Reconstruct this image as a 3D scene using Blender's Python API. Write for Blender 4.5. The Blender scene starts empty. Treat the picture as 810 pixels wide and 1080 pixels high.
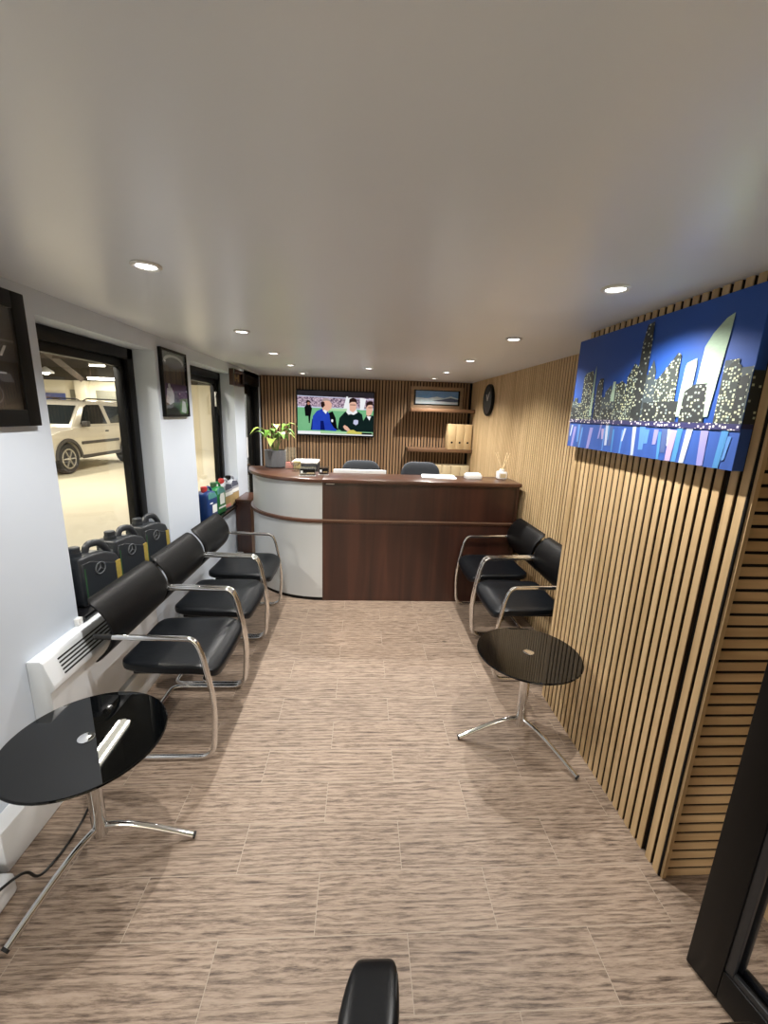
import bpy, bmesh, math, random
import numpy as np
from mathutils import Vector, Matrix
random.seed(7)
PI = math.pi
S = bpy.context.scene
COL = S.collection

# ------------------------------------------------------------------ materials
def mat(name, col, rough=.5, metal=0., noise=.0, nscale=20., emit=None, estr=0., spec=.5, coat=0., stretch=(1, 1, 1), bump=0., trans=0.):
    m = bpy.data.materials.new(name); m.use_nodes = True
    nt = m.node_tree; N = nt.nodes; L = nt.links
    b = N['Principled BSDF']
    b.inputs['Roughness'].default_value = rough; b.inputs['Metallic'].default_value = metal
    b.inputs['Specular IOR Level'].default_value = spec; b.inputs['Coat Weight'].default_value = coat
    b.inputs['Coat Roughness'].default_value = .08
    b.inputs['Transmission Weight'].default_value = trans
    c = (*col, 1)
    b.inputs['Base Color'].default_value = c
    if noise or bump:
        tc = N.new('ShaderNodeTexCoord'); mp = N.new('ShaderNodeMapping'); mp.inputs['Scale'].default_value = stretch
        nz = N.new('ShaderNodeTexNoise'); nz.inputs['Scale'].default_value = nscale; nz.inputs['Detail'].default_value = 5
        L.new(tc.outputs['Object'], mp.inputs['Vector']); L.new(mp.outputs['Vector'], nz.inputs['Vector'])
        if noise:
            mx = N.new('ShaderNodeMix'); mx.data_type = 'RGBA'
            mx.inputs['A'].default_value = (*[max(0, v * (1 - noise)) for v in col], 1)
            mx.inputs['B'].default_value = (*[min(1, v * (1 + noise)) for v in col], 1)
            L.new(nz.outputs['Fac'], mx.inputs['Factor']); L.new(mx.outputs['Result'], b.inputs['Base Color'])
        if bump:
            bp = N.new('ShaderNodeBump'); bp.inputs['Strength'].default_value = bump; bp.inputs['Distance'].default_value = .002
            L.new(nz.outputs['Fac'], bp.inputs['Height']); L.new(bp.outputs['Normal'], b.inputs['Normal'])
    if emit:
        b.inputs['Emission Color'].default_value = (*emit, 1); b.inputs['Emission Strength'].default_value = estr
    return m

def s(r, g, b):   # sRGB 0-255 to linear
    f = lambda v: (v / 255 / 12.92) if v / 255 <= .04045 else ((v / 255 + .055) / 1.055) ** 2.4
    return (f(r), f(g), f(b))

def ramp(nt, stops, fac):
    r = nt.nodes.new('ShaderNodeValToRGB'); e = r.color_ramp.elements
    while len(e) < len(stops): e.new(.5)
    for i, (p, c) in enumerate(stops):
        e[i].position = p; e[i].color = (*c, 1)
    nt.links.new(fac, r.inputs['Fac']); return r

def wood(name, dark, mid, light, rough=.45, axis='Z', scale=14., coat=0., per_slat=False):
    m = bpy.data.materials.new(name); m.use_nodes = True
    nt = m.node_tree; N = nt.nodes; L = nt.links; b = N['Principled BSDF']
    tc = N.new('ShaderNodeTexCoord'); mp = N.new('ShaderNodeMapping')
    k = .06
    mp.inputs['Scale'].default_value = {'Z': (1, 1, k), 'X': (k, 1, 1), 'Y': (1, k, 1)}[axis]
    L.new(tc.outputs['Object'], mp.inputs['Vector'])
    nz = N.new('ShaderNodeTexNoise'); nz.inputs['Scale'].default_value = scale; nz.inputs['Detail'].default_value = 6; nz.inputs['Distortion'].default_value = .8
    L.new(mp.outputs['Vector'], nz.inputs['Vector'])
    r = ramp(nt, [(.3, dark), (.5, mid), (.72, light)], nz.outputs['Fac'])
    L.new(r.outputs['Color'], b.inputs['Base Color'])
    b.inputs['Roughness'].default_value = rough; b.inputs['Coat Weight'].default_value = coat; b.inputs['Coat Roughness'].default_value = .15
    return m

def floor_mat():
    m = bpy.data.materials.new('wood_plank_tile'); m.use_nodes = True
    nt = m.node_tree; N = nt.nodes; L = nt.links; b = N['Principled BSDF']
    tc = N.new('ShaderNodeTexCoord')
    mp = N.new('ShaderNodeMapping'); mp.inputs['Location'].default_value = (-.18, -.795 + .19, 0)
    L.new(tc.outputs['Object'], mp.inputs['Vector'])
    br = N.new('ShaderNodeTexBrick'); br.inputs['Scale'].default_value = 1; br.inputs['Brick Width'].default_value = .595; br.inputs['Row Height'].default_value = .19
    br.inputs['Mortar Size'].default_value = .0014; br.inputs['Mortar Smooth'].default_value = .3; br.offset = .5; br.inputs['Bias'].default_value = 0
    br.inputs['Color1'].default_value = (0, 0, 0, 1); br.inputs['Color2'].default_value = (1, 1, 1, 1); br.inputs['Mortar'].default_value = (.5, .5, .5, 1)
    L.new(mp.outputs['Vector'], br.inputs['Vector'])
    # per-plank offset of the grain
    vm = N.new('ShaderNodeVectorMath'); vm.operation = 'MULTIPLY_ADD'; vm.inputs[1].default_value = (7, 13, 5)
    L.new(br.outputs['Color'], vm.inputs[0]); L.new(tc.outputs['Object'], vm.inputs[2])
    mp2 = N.new('ShaderNodeMapping'); mp2.inputs['Scale'].default_value = (.17, 1.9, 1); L.new(vm.outputs['Vector'], mp2.inputs['Vector'])
    wob = N.new('ShaderNodeTexNoise'); wob.inputs['Scale'].default_value = 5; wob.inputs['Detail'].default_value = 3
    L.new(mp2.outputs['Vector'], wob.inputs['Vector'])
    vadd = N.new('ShaderNodeVectorMath'); vadd.operation = 'MULTIPLY_ADD'; vadd.inputs[1].default_value = (.10, .10, 0)
    L.new(wob.outputs['Color'], vadd.inputs[0]); L.new(mp2.outputs['Vector'], vadd.inputs[2])
    g = N.new('ShaderNodeTexNoise'); g.inputs['Scale'].default_value = 78; g.inputs['Detail'].default_value = 9; g.inputs['Roughness'].default_value = .7
    L.new(vadd.outputs['Vector'], g.inputs['Vector'])
    w = N.new('ShaderNodeTexWave'); w.wave_type = 'BANDS'; w.bands_direction = 'Y'; w.inputs['Scale'].default_value = 8; w.inputs['Distortion'].default_value = 9; w.inputs['Detail'].default_value = 4
    L.new(vadd.outputs['Vector'], w.inputs['Vector'])
    mixf = N.new('ShaderNodeMath'); mixf.operation = 'MULTIPLY_ADD'; mixf.inputs[1].default_value = .09; L.new(w.outputs['Fac'], mixf.inputs[0])
    sc = N.new('ShaderNodeMath'); sc.operation = 'MULTIPLY'; sc.inputs[1].default_value = .91; L.new(g.outputs['Fac'], sc.inputs[0]); L.new(sc.outputs[0], mixf.inputs[2])
    r = ramp(nt, [(.30, s(66, 53, 44)), (.42, s(116, 99, 85)), (.53, s(153, 134, 117)), (.72, s(178, 159, 142))], mixf.outputs[0])
    # knots
    vo = N.new('ShaderNodeTexVoronoi'); vo.inputs['Scale'].default_value = 2.6; vo.inputs['Randomness'].default_value = 1
    mp3 = N.new('ShaderNodeMapping'); mp3.inputs['Scale'].default_value = (.8, 1.3, 1); L.new(tc.outputs['Object'], mp3.inputs['Vector']); L.new(mp3.outputs['Vector'], vo.inputs['Vector'])
    kr = ramp(nt, [(.0, (.28, .28, .28)), (.028, (.5, .5, .5)), (.05, (1, 1, 1))], vo.outputs['Distance'])
    kmx = N.new('ShaderNodeMix'); kmx.data_type = 'RGBA'; kmx.blend_type = 'MULTIPLY'; kmx.inputs['Factor'].default_value = .8
    L.new(r.outputs['Color'], kmx.inputs['A']); L.new(kr.outputs['Color'], kmx.inputs['B'])
    hs = N.new('ShaderNodeMix'); hs.data_type = 'RGBA'; hs.blend_type = 'MULTIPLY'; hs.inputs['Factor'].default_value = 1
    tr = ramp(nt, [(0, (.9, .9, .9)), (1, (1.0, 1.0, 1.0))], br.outputs['Color'])
    L.new(kmx.outputs['Result'], hs.inputs['A']); L.new(tr.outputs['Color'], hs.inputs['B'])
    gm = N.new('ShaderNodeMix'); gm.data_type = 'RGBA'; gm.inputs['B'].default_value = (*s(164, 150, 134), 1)
    L.new(br.outputs['Fac'], gm.inputs['Factor']); L.new(hs.outputs['Result'], gm.inputs['A'])
    L.new(gm.outputs['Result'], b.inputs['Base Color'])
    b.inputs['Roughness'].default_value = .5; b.inputs['Specular IOR Level'].default_value = .35
    bp = N.new('ShaderNodeBump'); bp.inputs['Strength'].default_value = .25; bp.inputs['Distance'].default_value = .002; L.new(g.outputs['Fac'], bp.inputs['Height']); L.new(bp.outputs['Normal'], b.inputs['Normal'])
    return m

def glass_mat(name, tint=(1, 1, 1), refl=.9, base=.03):
    m = bpy.data.materials.new(name); m.use_nodes = True
    nt = m.node_tree; N = nt.nodes; L = nt.links
    for n in list(N):
        if n.type == 'BSDF_PRINCIPLED': N.remove(n)
    t = N.new('ShaderNodeBsdfTransparent'); t.inputs['Color'].default_value = (*tint, 1)
    g = N.new('ShaderNodeBsdfGlossy'); g.inputs['Roughness'].default_value = .01
    lw = N.new('ShaderNodeLayerWeight'); lw.inputs['Blend'].default_value = .5
    pw = N.new('ShaderNodeMath'); pw.operation = 'POWER'; pw.inputs[1].default_value = 5; L.new(lw.outputs['Facing'], pw.inputs[0])
    f = N.new('ShaderNodeMath'); f.operation = 'MULTIPLY_ADD'; f.inputs[1].default_value = refl; f.inputs[2].default_value = base; L.new(pw.outputs[0], f.inputs[0])
    mx = N.new('ShaderNodeMixShader'); L.new(f.outputs[0], mx.inputs[0]); L.new(t.outputs[0], mx.inputs[1]); L.new(g.outputs[0], mx.inputs[2])
    L.new(mx.outputs[0], N['Material Output'].inputs['Surface']); return m

def emis(name, col, k=1., noise=0, nscale=30, col2=None, voro=False, stretch=(1, 1, 1)):
    m = bpy.data.materials.new(name); m.use_nodes = True
    nt = m.node_tree; N = nt.nodes; L = nt.links
    N.remove(N['Principled BSDF']); e = N.new('ShaderNodeEmission'); e.inputs['Color'].default_value = (*col, 1); e.inputs['Strength'].default_value = k
    if col2:
        tc = N.new('ShaderNodeTexCoord'); mp = N.new('ShaderNodeMapping'); mp.inputs['Scale'].default_value = stretch
        L.new(tc.outputs['Object'], mp.inputs['Vector'])
        if voro:
            t = N.new('ShaderNodeTexVoronoi'); t.inputs['Scale'].default_value = nscale; o = N.new('ShaderNodeSeparateColor'); L.new(t.outputs['Color'], o.inputs[0]); fac = o.outputs[0]
        else:
            t = N.new('ShaderNodeTexNoise'); t.inputs['Scale'].default_value = nscale; fac = t.outputs['Fac']
        L.new(mp.outputs['Vector'], t.inputs['Vector'])
        mx = N.new('ShaderNodeMix'); mx.data_type = 'RGBA'; mx.inputs['A'].default_value = (*col, 1); mx.inputs['B'].default_value = (*col2, 1)
        L.new(fac, mx.inputs['Factor']); L.new(mx.outputs['Result'], e.inputs['Color'])
    L.new(e.outputs[0], N['Material Output'].inputs['Surface']); return m

def speckle(name, base, lights, scale, thr, rough=.6, stretch=(1, 1, 1)):
    """painted dark tone with scattered painted lights (white-noise cells)"""
    m = bpy.data.materials.new(name); m.use_nodes = True
    nt = m.node_tree; N = nt.nodes; L = nt.links; b = N['Principled BSDF']; b.inputs['Roughness'].default_value = rough
    tc = N.new('ShaderNodeTexCoord'); mp = N.new('ShaderNodeMapping'); mp.inputs['Scale'].default_value = stretch; L.new(tc.outputs['Object'], mp.inputs['Vector'])
    v = N.new('ShaderNodeTexVoronoi'); v.inputs['Scale'].default_value = scale; v.distance = 'CHEBYCHEV'; v.inputs['Randomness'].default_value = .55; L.new(mp.outputs['Vector'], v.inputs['Vector'])
    sp = N.new('ShaderNodeSeparateColor'); L.new(v.outputs['Color'], sp.inputs[0])
    gt = N.new('ShaderNodeMath'); gt.operation = 'GREATER_THAN'; gt.inputs[1].default_value = thr; L.new(sp.outputs[0], gt.inputs[0])
    lt = N.new('ShaderNodeMath'); lt.operation = 'LESS_THAN'; lt.inputs[1].default_value = .30; L.new(v.outputs['Distance'], lt.inputs[0])
    mu = N.new('ShaderNodeMath'); mu.operation = 'MULTIPLY'; L.new(gt.outputs[0], mu.inputs[0]); L.new(lt.outputs[0], mu.inputs[1])
    mx = N.new('ShaderNodeMix'); mx.data_type = 'RGBA'; mx.inputs['A'].default_value = (*base, 1)
    r = ramp(nt, [(0, lights[0]), (1, lights[1])], sp.outputs[1]); L.new(r.outputs['Color'], mx.inputs['B'])
    L.new(mu.outputs[0], mx.inputs['Factor']); L.new(mx.outputs['Result'], b.inputs['Base Color']); return m

M = {}
M['floor'] = floor_mat()
M['white'] = mat('white_wall_paint', s(200, 209, 221), .55, noise=.02, nscale=6)
M['ceiling'] = mat('satin_ceiling_paint', s(226, 231, 238), .3, noise=.015, nscale=3, spec=.5)
M['gloss_white'] = mat('white_gloss', s(228, 230, 232), .18, noise=.01)
M['heater'] = mat('heater_enamel', s(226, 231, 236), .3, noise=.01)
M['oak'] = wood('oak_slat', s(184, 154, 110), s(206, 176, 132), s(220, 192, 148), .5, 'Z', 16)
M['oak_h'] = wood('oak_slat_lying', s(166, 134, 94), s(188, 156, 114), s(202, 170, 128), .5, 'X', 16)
M['walnut'] = wood('walnut_slat', s(122, 94, 68), s(144, 114, 84), s(160, 130, 98), .5, 'Z', 16)
M['core'] = mat('dark_slat_core', s(58, 42, 28), .8, noise=.15, nscale=60)
M['felt'] = mat('black_felt', s(16, 12, 10), .95, noise=.2, nscale=200)
M['black_frame'] = mat('black_upvc', s(12, 12, 13), .4, noise=.1, nscale=30, spec=.22)
M['sill'] = mat('black_sill_board', s(16, 16, 18), .25, noise=.1)
M['glass'] = glass_mat('clear_glass')
M['leather'] = mat('black_leather', s(13, 16, 20), .34, noise=.15, nscale=60, bump=.25, spec=.28)
M['leather2'] = mat('black_back_vinyl', s(9, 9, 10), .42, noise=.1, nscale=60, bump=.2, spec=.2)
M['chrome'] = mat('chrome_tube', (.82, .82, .82), .10, 1., noise=.03, nscale=40)
M['rubber'] = mat('black_rubber', s(20, 20, 20), .6, noise=.1)
M['black_glass'] = mat('black_tempered_glass', s(5, 6, 7), .015, spec=.5, noise=.05)
M['steel'] = mat('silver_laminate', s(196, 199, 200), .36, .2, noise=.05, nscale=5, stretch=(1, 1, .3))
M['mahog'] = wood('mahogany_laminate', s(38, 18, 12), s(56, 29, 20), s(74, 41, 29), .36, 'Z', 9, coat=.25)
M['mahog_top'] = wood('mahogany_top', s(58, 36, 26), s(76, 49, 36), s(92, 61, 46), .3, 'X', 9, coat=.15)
M['mahog_edge'] = mat('pale_edge_band', s(120, 96, 78), .3, noise=.15)
M['tvblack'] = mat('tv_bezel', s(10, 10, 11), .25, noise=.05)
M['darkplastic'] = mat('dark_plastic', s(34, 36, 40), .45, noise=.08)
M['officegrey'] = mat('charcoal_fabric', s(52, 56, 62), .85, noise=.2, nscale=120, bump=.3)
M['white_plastic'] = mat('white_plastic', s(232, 232, 230), .35, noise=.01)
M['paper'] = mat('white_paper', s(240, 241, 242), .7, noise=.01)
M['acrylic'] = glass_mat('acrylic', (.93, .94, .95), base=.10)
M['picture_glass'] = glass_mat('picture_glass', refl=.45)
M['lens'] = mat('downlight_lens', (1, 1, 1), .3, noise=.01, emit=(1, .97, .93), estr=8)
M['trimring'] = mat('satin_white_ring', s(215, 215, 213), .3, noise=.02)
M['shelfwood'] = wood('shelf_wood', s(92, 66, 46), s(112, 82, 58), s(128, 96, 70), .45, 'X', 12)
M['oakframe'] = wood('frame_wood', s(122, 100, 74), s(144, 118, 90), s(160, 134, 104), .45, 'X', 14)
M['kraft'] = mat('kraft_card', s(206, 178, 132), .7, noise=.06, nscale=30)
M['kraft_pale'] = mat('pale_card', s(196, 178, 142), .7, noise=.06, nscale=30)
M['blackmatt'] = mat('black_matt', s(9, 9, 9), .5, spec=.2, noise=.1)
M['clockblack'] = mat('clock_face', s(26, 28, 31), .3, noise=.05)
M['leaf'] = mat('leaf_green', s(96, 138, 52), .4, noise=.4, nscale=25)
M['leaf2'] = mat('leaf_lime', s(168, 190, 92), .4, noise=.3, nscale=25)
M['stem'] = mat('plant_stem', s(84, 100, 48), .6, noise=.2)
M['soil'] = mat('potting_soil', s(40, 30, 24), .95, noise=.4, nscale=80)
M['pot'] = mat('grey_pot', s(98, 100, 104), .55, noise=.08, nscale=40)
M['reed'] = mat('rattan_reed', s(238, 216, 174), .7, noise=.15)
M['canister'] = mat('black_hdpe', s(38, 42, 47), .42, noise=.12, nscale=40)
M['canister_side'] = mat('grey_emblem_and_sheen', s(90, 94, 98), .42, noise=.1)  # emblem grey; also paints the reflection on the second canister's side
M['gold'] = mat('gold_label', s(150, 132, 62), .6, noise=.5, nscale=70)
M['greenstripe'] = mat('green_strip', s(46, 84, 52), .5, noise=.1)
M['bluebottle'] = mat('blue_bottle', s(24, 52, 104), .3, noise=.15)
M['greenbottle'] = mat('green_bottle', s(28, 112, 58), .3, noise=.15)
M['tealclear'] = mat('teal_cap_area', s(70, 130, 128), .3, noise=.2)
M['silverbottle'] = mat('silver_bottle', s(152, 156, 164), .35, noise=.1)
M['redcap'] = mat('red_cap', s(170, 52, 50), .4, noise=.08)
M['whitelabel'] = mat('white_label', s(226, 228, 226), .6, noise=.04)
M['greylabel'] = mat('slate_label', s(78, 84, 100), .6, noise=.1)
M['goldbrown'] = mat('tan_label', s(164, 140, 96), .6, noise=.2, nscale=60)
M['pink'] = mat('pink_print', s(206, 132, 122), .6, noise=.4, nscale=60)
M['yellow'] = mat('yellow_print', s(206, 186, 120), .6, noise=.4, nscale=60)
M['cable'] = mat('black_cable', s(14, 14, 14), .5, noise=.05)
M['darkwood'] = wood('dark_wood', s(36, 20, 14), s(54, 30, 22), s(70, 42, 30), .4, 'Z', 12)
M['carpaint'] = mat('silver_beige_car_paint', s(198, 192, 178), .28, .25, noise=.03, coat=.5)
M['carglass'] = mat('car_glass', s(30, 36, 38), .04, noise=.1, spec=.8)
M['cartrim'] = mat('grey_car_plastic', s(58, 56, 54), .6, noise=.1)
M['tyre'] = mat('tyre_rubber', s(34, 33, 32), .75, noise=.1)
M['alloy'] = mat('alloy_wheel', s(184, 178, 166), .3, .7, noise=.05)
M['headlamp'] = mat('headlamp_glass', s(210, 212, 214), .08, noise=.1)
M['orange'] = mat('amber_lamp', s(210, 120, 40), .2, noise=.1)
M['concrete'] = mat('painted_concrete', s(214, 206, 182), .5, noise=.09, nscale=2.2, bump=.1)
M['creamwall'] = mat('cream_wall', s(224, 217, 196), .7, noise=.04, nscale=2)
M['garageroof'] = mat('dark_roof_sheet', s(70, 66, 60), .8, noise=.15, nscale=4)
M['beam'] = mat('brown_steel_beam', s(58, 46, 38), .7, noise=.1)
M['shutter'] = mat('grey_shutter', s(128, 128, 116), .6, noise=.08)
M['tube'] = mat('fluorescent_tube', (1, 1, 1), .4, noise=.01, emit=(1, .95, .8), estr=9)
M['banner'] = mat('blue_banner', s(70, 88, 150), .6, noise=.25, nscale=3)
M['photo_black'] = mat('dark_photo_print', s(14, 15, 17), .5, noise=.5, nscale=9)
M['photo_grey'] = mat('grey_photo_print', s(70, 72, 76), .3, noise=.4, nscale=14)
M['photo_light'] = mat('light_photo_print', s(176, 180, 184), .3, noise=.2, nscale=20)

# ------------------------------------------------------------------ mesh building
class MB:
    """collects shapes into one bmesh; every shape is given a material slot"""
    def __init__(self): self.bm = bmesh.new(); self.mats = []
    def mi(self, m):
        if m not in self.mats: self.mats.append(m)
        return self.mats.index(m)
    def _faces(self, fs, m, smooth=False):
        i = self.mi(m)
        for f in fs: f.material_index = i; f.smooth = smooth
    def box(self, x0, x1, y0, y1, z0, z1, m, bev=0., seg=2, smooth=False, xf=None):
        b = bmesh.new()
        vs = [b.verts.new((x, y, z)) for x in (x0, x1) for y in (y0, y1) for z in (z0, z1)]
        for q in ((0, 1, 3, 2), (4, 6, 7, 5), (0, 4, 5, 1), (2, 3, 7, 6), (0, 2, 6, 4), (1, 5, 7, 3)): b.faces.new([vs[k] for k in q])
        if bev: bmesh.ops.bevel(b, geom=list(b.edges), offset=bev, segments=seg, profile=.5, affect='EDGES')
        bmesh.ops.recalc_face_normals(b, faces=b.faces)
        self.merge(b, m, smooth or bev > 0, xf); return self
    def merge(self, b, m, smooth=False, xf=None):
        if xf is not None: bmesh.ops.transform(b, matrix=xf, verts=b.verts)
        mp = {}
        for v in b.verts: mp[v] = self.bm.verts.new(v.co)
        fs = []
        for f in b.faces:
            try: fs.append(self.bm.faces.new([mp[v] for v in f.verts]))
            except ValueError: pass
        b.free(); self._faces(fs, m, smooth)
    def prism(self, pts, axis, a0, a1, m, bev=0., seg=2, smooth=False, xf=None):
        """2-D outline extruded along axis: X -> pts are (y,z); Y -> (x,z); Z -> (x,y)"""
        b = bmesh.new()
        P = {'X': lambda p, a: (a, p[0], p[1]), 'Y': lambda p, a: (p[0], a, p[1]), 'Z': lambda p, a: (p[0], p[1], a)}[axis]
        v0 = [b.verts.new(P(p, a0)) for p in pts]; v1 = [b.verts.new(P(p, a1)) for p in pts]
        b.faces.new(v0); b.faces.new(list(reversed(v1))); n = len(pts)
        for i in range(n): b.faces.new([v0[i], v1[i], v1[(i + 1) % n], v0[(i + 1) % n]])
        bmesh.ops.recalc_face_normals(b, faces=b.faces)
        if bev: bmesh.ops.bevel(b, geom=list(b.edges), offset=bev, segments=seg, profile=.5, affect='EDGES')
        self.merge(b, m, smooth or bev > 0, xf); return self
    def lathe(self, prof, m, c=(0, 0, 0), n=32, axis='Z', smooth=True, xf=None, cap=True):
        b = bmesh.new(); rings = []
        for r, z in prof:
            ring = []
            for k in range(n):
                a = 2 * PI * k / n; u, v = r * math.cos(a), r * math.sin(a)
                p = {'Z': (u, v, z), 'X': (z, u, v), 'Y': (u, z, v)}[axis]
                ring.append(b.verts.new((p[0] + c[0], p[1] + c[1], p[2] + c[2])))
            rings.append(ring)
        for i in range(len(rings) - 1):
            for k in range(n): b.faces.new([rings[i][k], rings[i][(k + 1) % n], rings[i + 1][(k + 1) % n], rings[i + 1][k]])
        if cap: b.faces.new(list(reversed(rings[0]))); b.faces.new(rings[-1])
        bmesh.ops.recalc_face_normals(b, faces=b.faces)
        self.merge(b, m, smooth, xf); return self
    def tube(self, pts, r, m, fillet=0., n=12, seg=6, flat=None, xf=None, taper=None, cap=True):
        P = [Vector(p) for p in pts]
        if fillet:
            Q = [P[0]]
            for i in range(1, len(P) - 1):
                a, b_, c = P[i - 1], P[i], P[i + 1]
                d1 = (a - b_); d2 = (c - b_); f = fillet[i - 1] if isinstance(fillet, (list, tuple)) else fillet
                f = min(f, d1.length * .48, d2.length * .48)
                p1 = b_ + d1.normalized() * f; p2 = b_ + d2.normalized() * f
                for k in range(seg + 1):
                    t = k / seg; Q.append(p1 * (1 - t) ** 2 + b_ * 2 * t * (1 - t) + p2 * t * t)
            Q.append(P[-1]); P = Q
        b = bmesh.new(); rings = []
        t0 = (P[1] - P[0]).normalized()
        up = Vector((0, 0, 1)) if abs(t0.z) < .9 else Vector((0, 1, 0))
        nrm = t0.cross(up).normalized()
        for i, p in enumerate(P):
            t = ((P[min(i + 1, len(P) - 1)] - P[max(i - 1, 0)])).normalized()
            nrm = (nrm - t * nrm.dot(t)).normalized(); bn = t.cross(nrm)
            rr = r if taper is None else r + (taper - r) * i / (len(P) - 1)
            fl = flat or 1.
            rings.append([b.verts.new(p + nrm * rr * math.cos(2 * PI * k / n) + bn * rr * fl * math.sin(2 * PI * k / n)) for k in range(n)])
        for i in range(len(rings) - 1):
            for k in range(n): b.faces.new([rings[i][k], rings[i][(k + 1) % n], rings[i + 1][(k + 1) % n], rings[i + 1][k]])
        if cap: b.faces.new(list(reversed(rings[0]))); b.faces.new(rings[-1])
        bmesh.ops.recalc_face_normals(b, faces=b.faces)
        self.merge(b, m, True, xf); return self
    def pad(self, a, b_, c, m, e1=.4, e2=.3, nu=40, nv=16, fn=None, xf=None):
        b = bmesh.new(); pw = lambda v, e: math.copysign(abs(v) ** e, v); rows = []
        for j in range(nv + 1):
            ph = -PI / 2 + PI * j / nv; row = []
            for i in range(nu):
                th = 2 * PI * i / nu
                p = Vector((a * pw(math.cos(ph), e1) * pw(math.cos(th), e2), b_ * pw(math.cos(ph), e1) * pw(math.sin(th), e2), c * pw(math.sin(ph), e1)))
                row.append(p)
            rows.append(row)
        V = []
        for j, row in enumerate(rows):
            if j in (0, nv):
                p = row[0].copy(); p.x = p.y = 0
                V.append([b.verts.new(fn(p) if fn else p)])
            else: V.append([b.verts.new(fn(p) if fn else p) for p in row])
        for j in range(nv):
            for i in range(nu):
                i2 = (i + 1) % nu
                if j == 0: b.faces.new([V[0][0], V[1][i2], V[1][i]])
                elif j == nv - 1: b.faces.new([V[j][i], V[j][i2], V[nv][0]])
                else: b.faces.new([V[j][i], V[j][i2], V[j + 1][i2], V[j + 1][i]])
        bmesh.ops.recalc_face_normals(b, faces=b.faces)
        self.merge(b, m, True, xf); return self
    def poly(self, pts3, m):
        f = self.bm.faces.new([self.bm.verts.new(p) for p in pts3]); self._faces([f], m); return self
    def build(self, name, parent=None, loc=None, autosmooth=True):
        me = bpy.data.meshes.new(name); self.bm.normal_update(); self.bm.to_mesh(me); self.bm.free()
        for m in self.mats: me.materials.append(m)
        o = bpy.data.objects.new(name, me); COL.objects.link(o)
        if parent: o.parent = parent
        if loc is not None: o.location = loc
        if autosmooth:
            try: me.set_sharp_from_angle(angle=math.radians(40))
            except Exception: pass
        return o

def tag(o, label, cat, group=None, kind=None):
    o['label'] = label; o['category'] = cat
    if group: o['group'] = group
    if kind: o['kind'] = kind
    return o
def thing(name, label, cat, loc=(0, 0, 0), rz=0., group=None):
    o = bpy.data.objects.new(name, None); COL.objects.link(o); o.location = loc; o.rotation_euler = (0, 0, rz); o.empty_display_size = .05
    return tag(o, label, cat, group)
def struct(o, label=None, cat=None):
    o['kind'] = 'structure'
    if label: o['label'] = label; o['category'] = cat
    return o
def dup(root, label, loc, rz, group=None):
    r = root.copy(); COL.objects.link(r); r.location = loc; r.rotation_euler = (0, 0, rz); r['label'] = label
    if group: r['group'] = group
    for ch in list(root.children):
        c = ch.copy(); COL.objects.link(c); c.parent = r
        for g in list(ch.children):
            d = g.copy(); COL.objects.link(d); d.parent = c
    return r

# ------------------------------------------------------------------ room dimensions (metres, camera above the origin)
XL, XR, YB, YF, ZC = -1.28, 1.40, 5.47, -1.35, 2.048
BX, BY0, BY1 = 1.124, 1.13, 2.15       # boxed-out slatted wall
W1 = (1.815, 2.775, .65, 1.955); W2 = (3.31, 4.385, .65, 1.962)
DY0, DY1 = 4.76, 5.44

# floor, ceiling
f = MB(); f.box(XL - .22, XR + .3, YF - .1, YB + .1, -.06, 0, M['floor']); struct(f.build('floor'), 'wood-look plank tile floor of the waiting room', 'floor')
c = MB(); c.box(XL - .22, XR + .3, YF - .1, YB + .1, ZC, ZC + .08, M['ceiling']); struct(c.build('ceiling'), 'low satin white ceiling with recessed downlights', 'ceiling')

# left wall with two window openings and a door opening
w = MB(); XO = XL - .2
def wl(y0, y1, z0, z1): w.box(XO, XL, y0, y1, z0, z1, M['white'])
wl(YF, W1[0], 0, ZC); wl(W1[0], W1[1], 0, W1[2]); wl(W1[0], W1[1], W1[3], ZC); wl(W1[1], W2[0], 0, ZC)
wl(W2[0], W2[1], 0, W2[2]); wl(W2[0], W2[1], W2[3], ZC); wl(W2[1], DY0, 0, ZC); wl(DY0, DY1, 2.0, ZC); wl(DY1, YB, 0, ZC)
struct(w.build('wall_left'), 'white wall with deep window openings on the garage side', 'wall')

def slats(mb, axis, a0, a1, pitch, width, plane0, plane1, z0, z1, m, skip=()):
    n = int(round((a1 - a0) / pitch))
    for i in range(n):
        if i in skip: continue
        y = a0 + i * pitch
        if axis == 'Y': mb.box(plane0 + .0035, plane1, y, y + width, z0, z1, M['core']); mb.box(plane0, plane0 + .0035, y, y + width, z0, z1, m)
        elif axis == 'X': mb.box(y, y + width, plane0 + .0035, plane1, z0, z1, M['core']); mb.box(y, y + width, plane0, plane0 + .0035, z0, z1, m)
        else: mb.box(z0, z1, plane0, plane1, y, y + width, m)
# back wall
w = MB(); w.box(XL - .2, XR + .2, YB + .014, YB + .12, 0, ZC, M['felt']); slats(w, 'X', XL + .02, XR, .04, .026, YB, YB + .014, 0, ZC, M['walnut'])
struct(w.build('wall_back'), 'brown vertical slatted wall behind the reception desk', 'wall')
# right wall, far stretch and the stretch by the glass door
w = MB(); w.box(XR + .014, XR + .14, YF, YB, 0, ZC, M['felt']); slats(w, 'Y', BY1 + .01, YB, .04, .027, XR, XR + .014, 0, ZC, M['oak']); slats(w, 'Y', YF, BY0, .04, .027, XR, XR + .014, 0, ZC, M['oak'])
struct(w.build('wall_right'), 'oak vertical slatted wall with the oval clock', 'wall')
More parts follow.
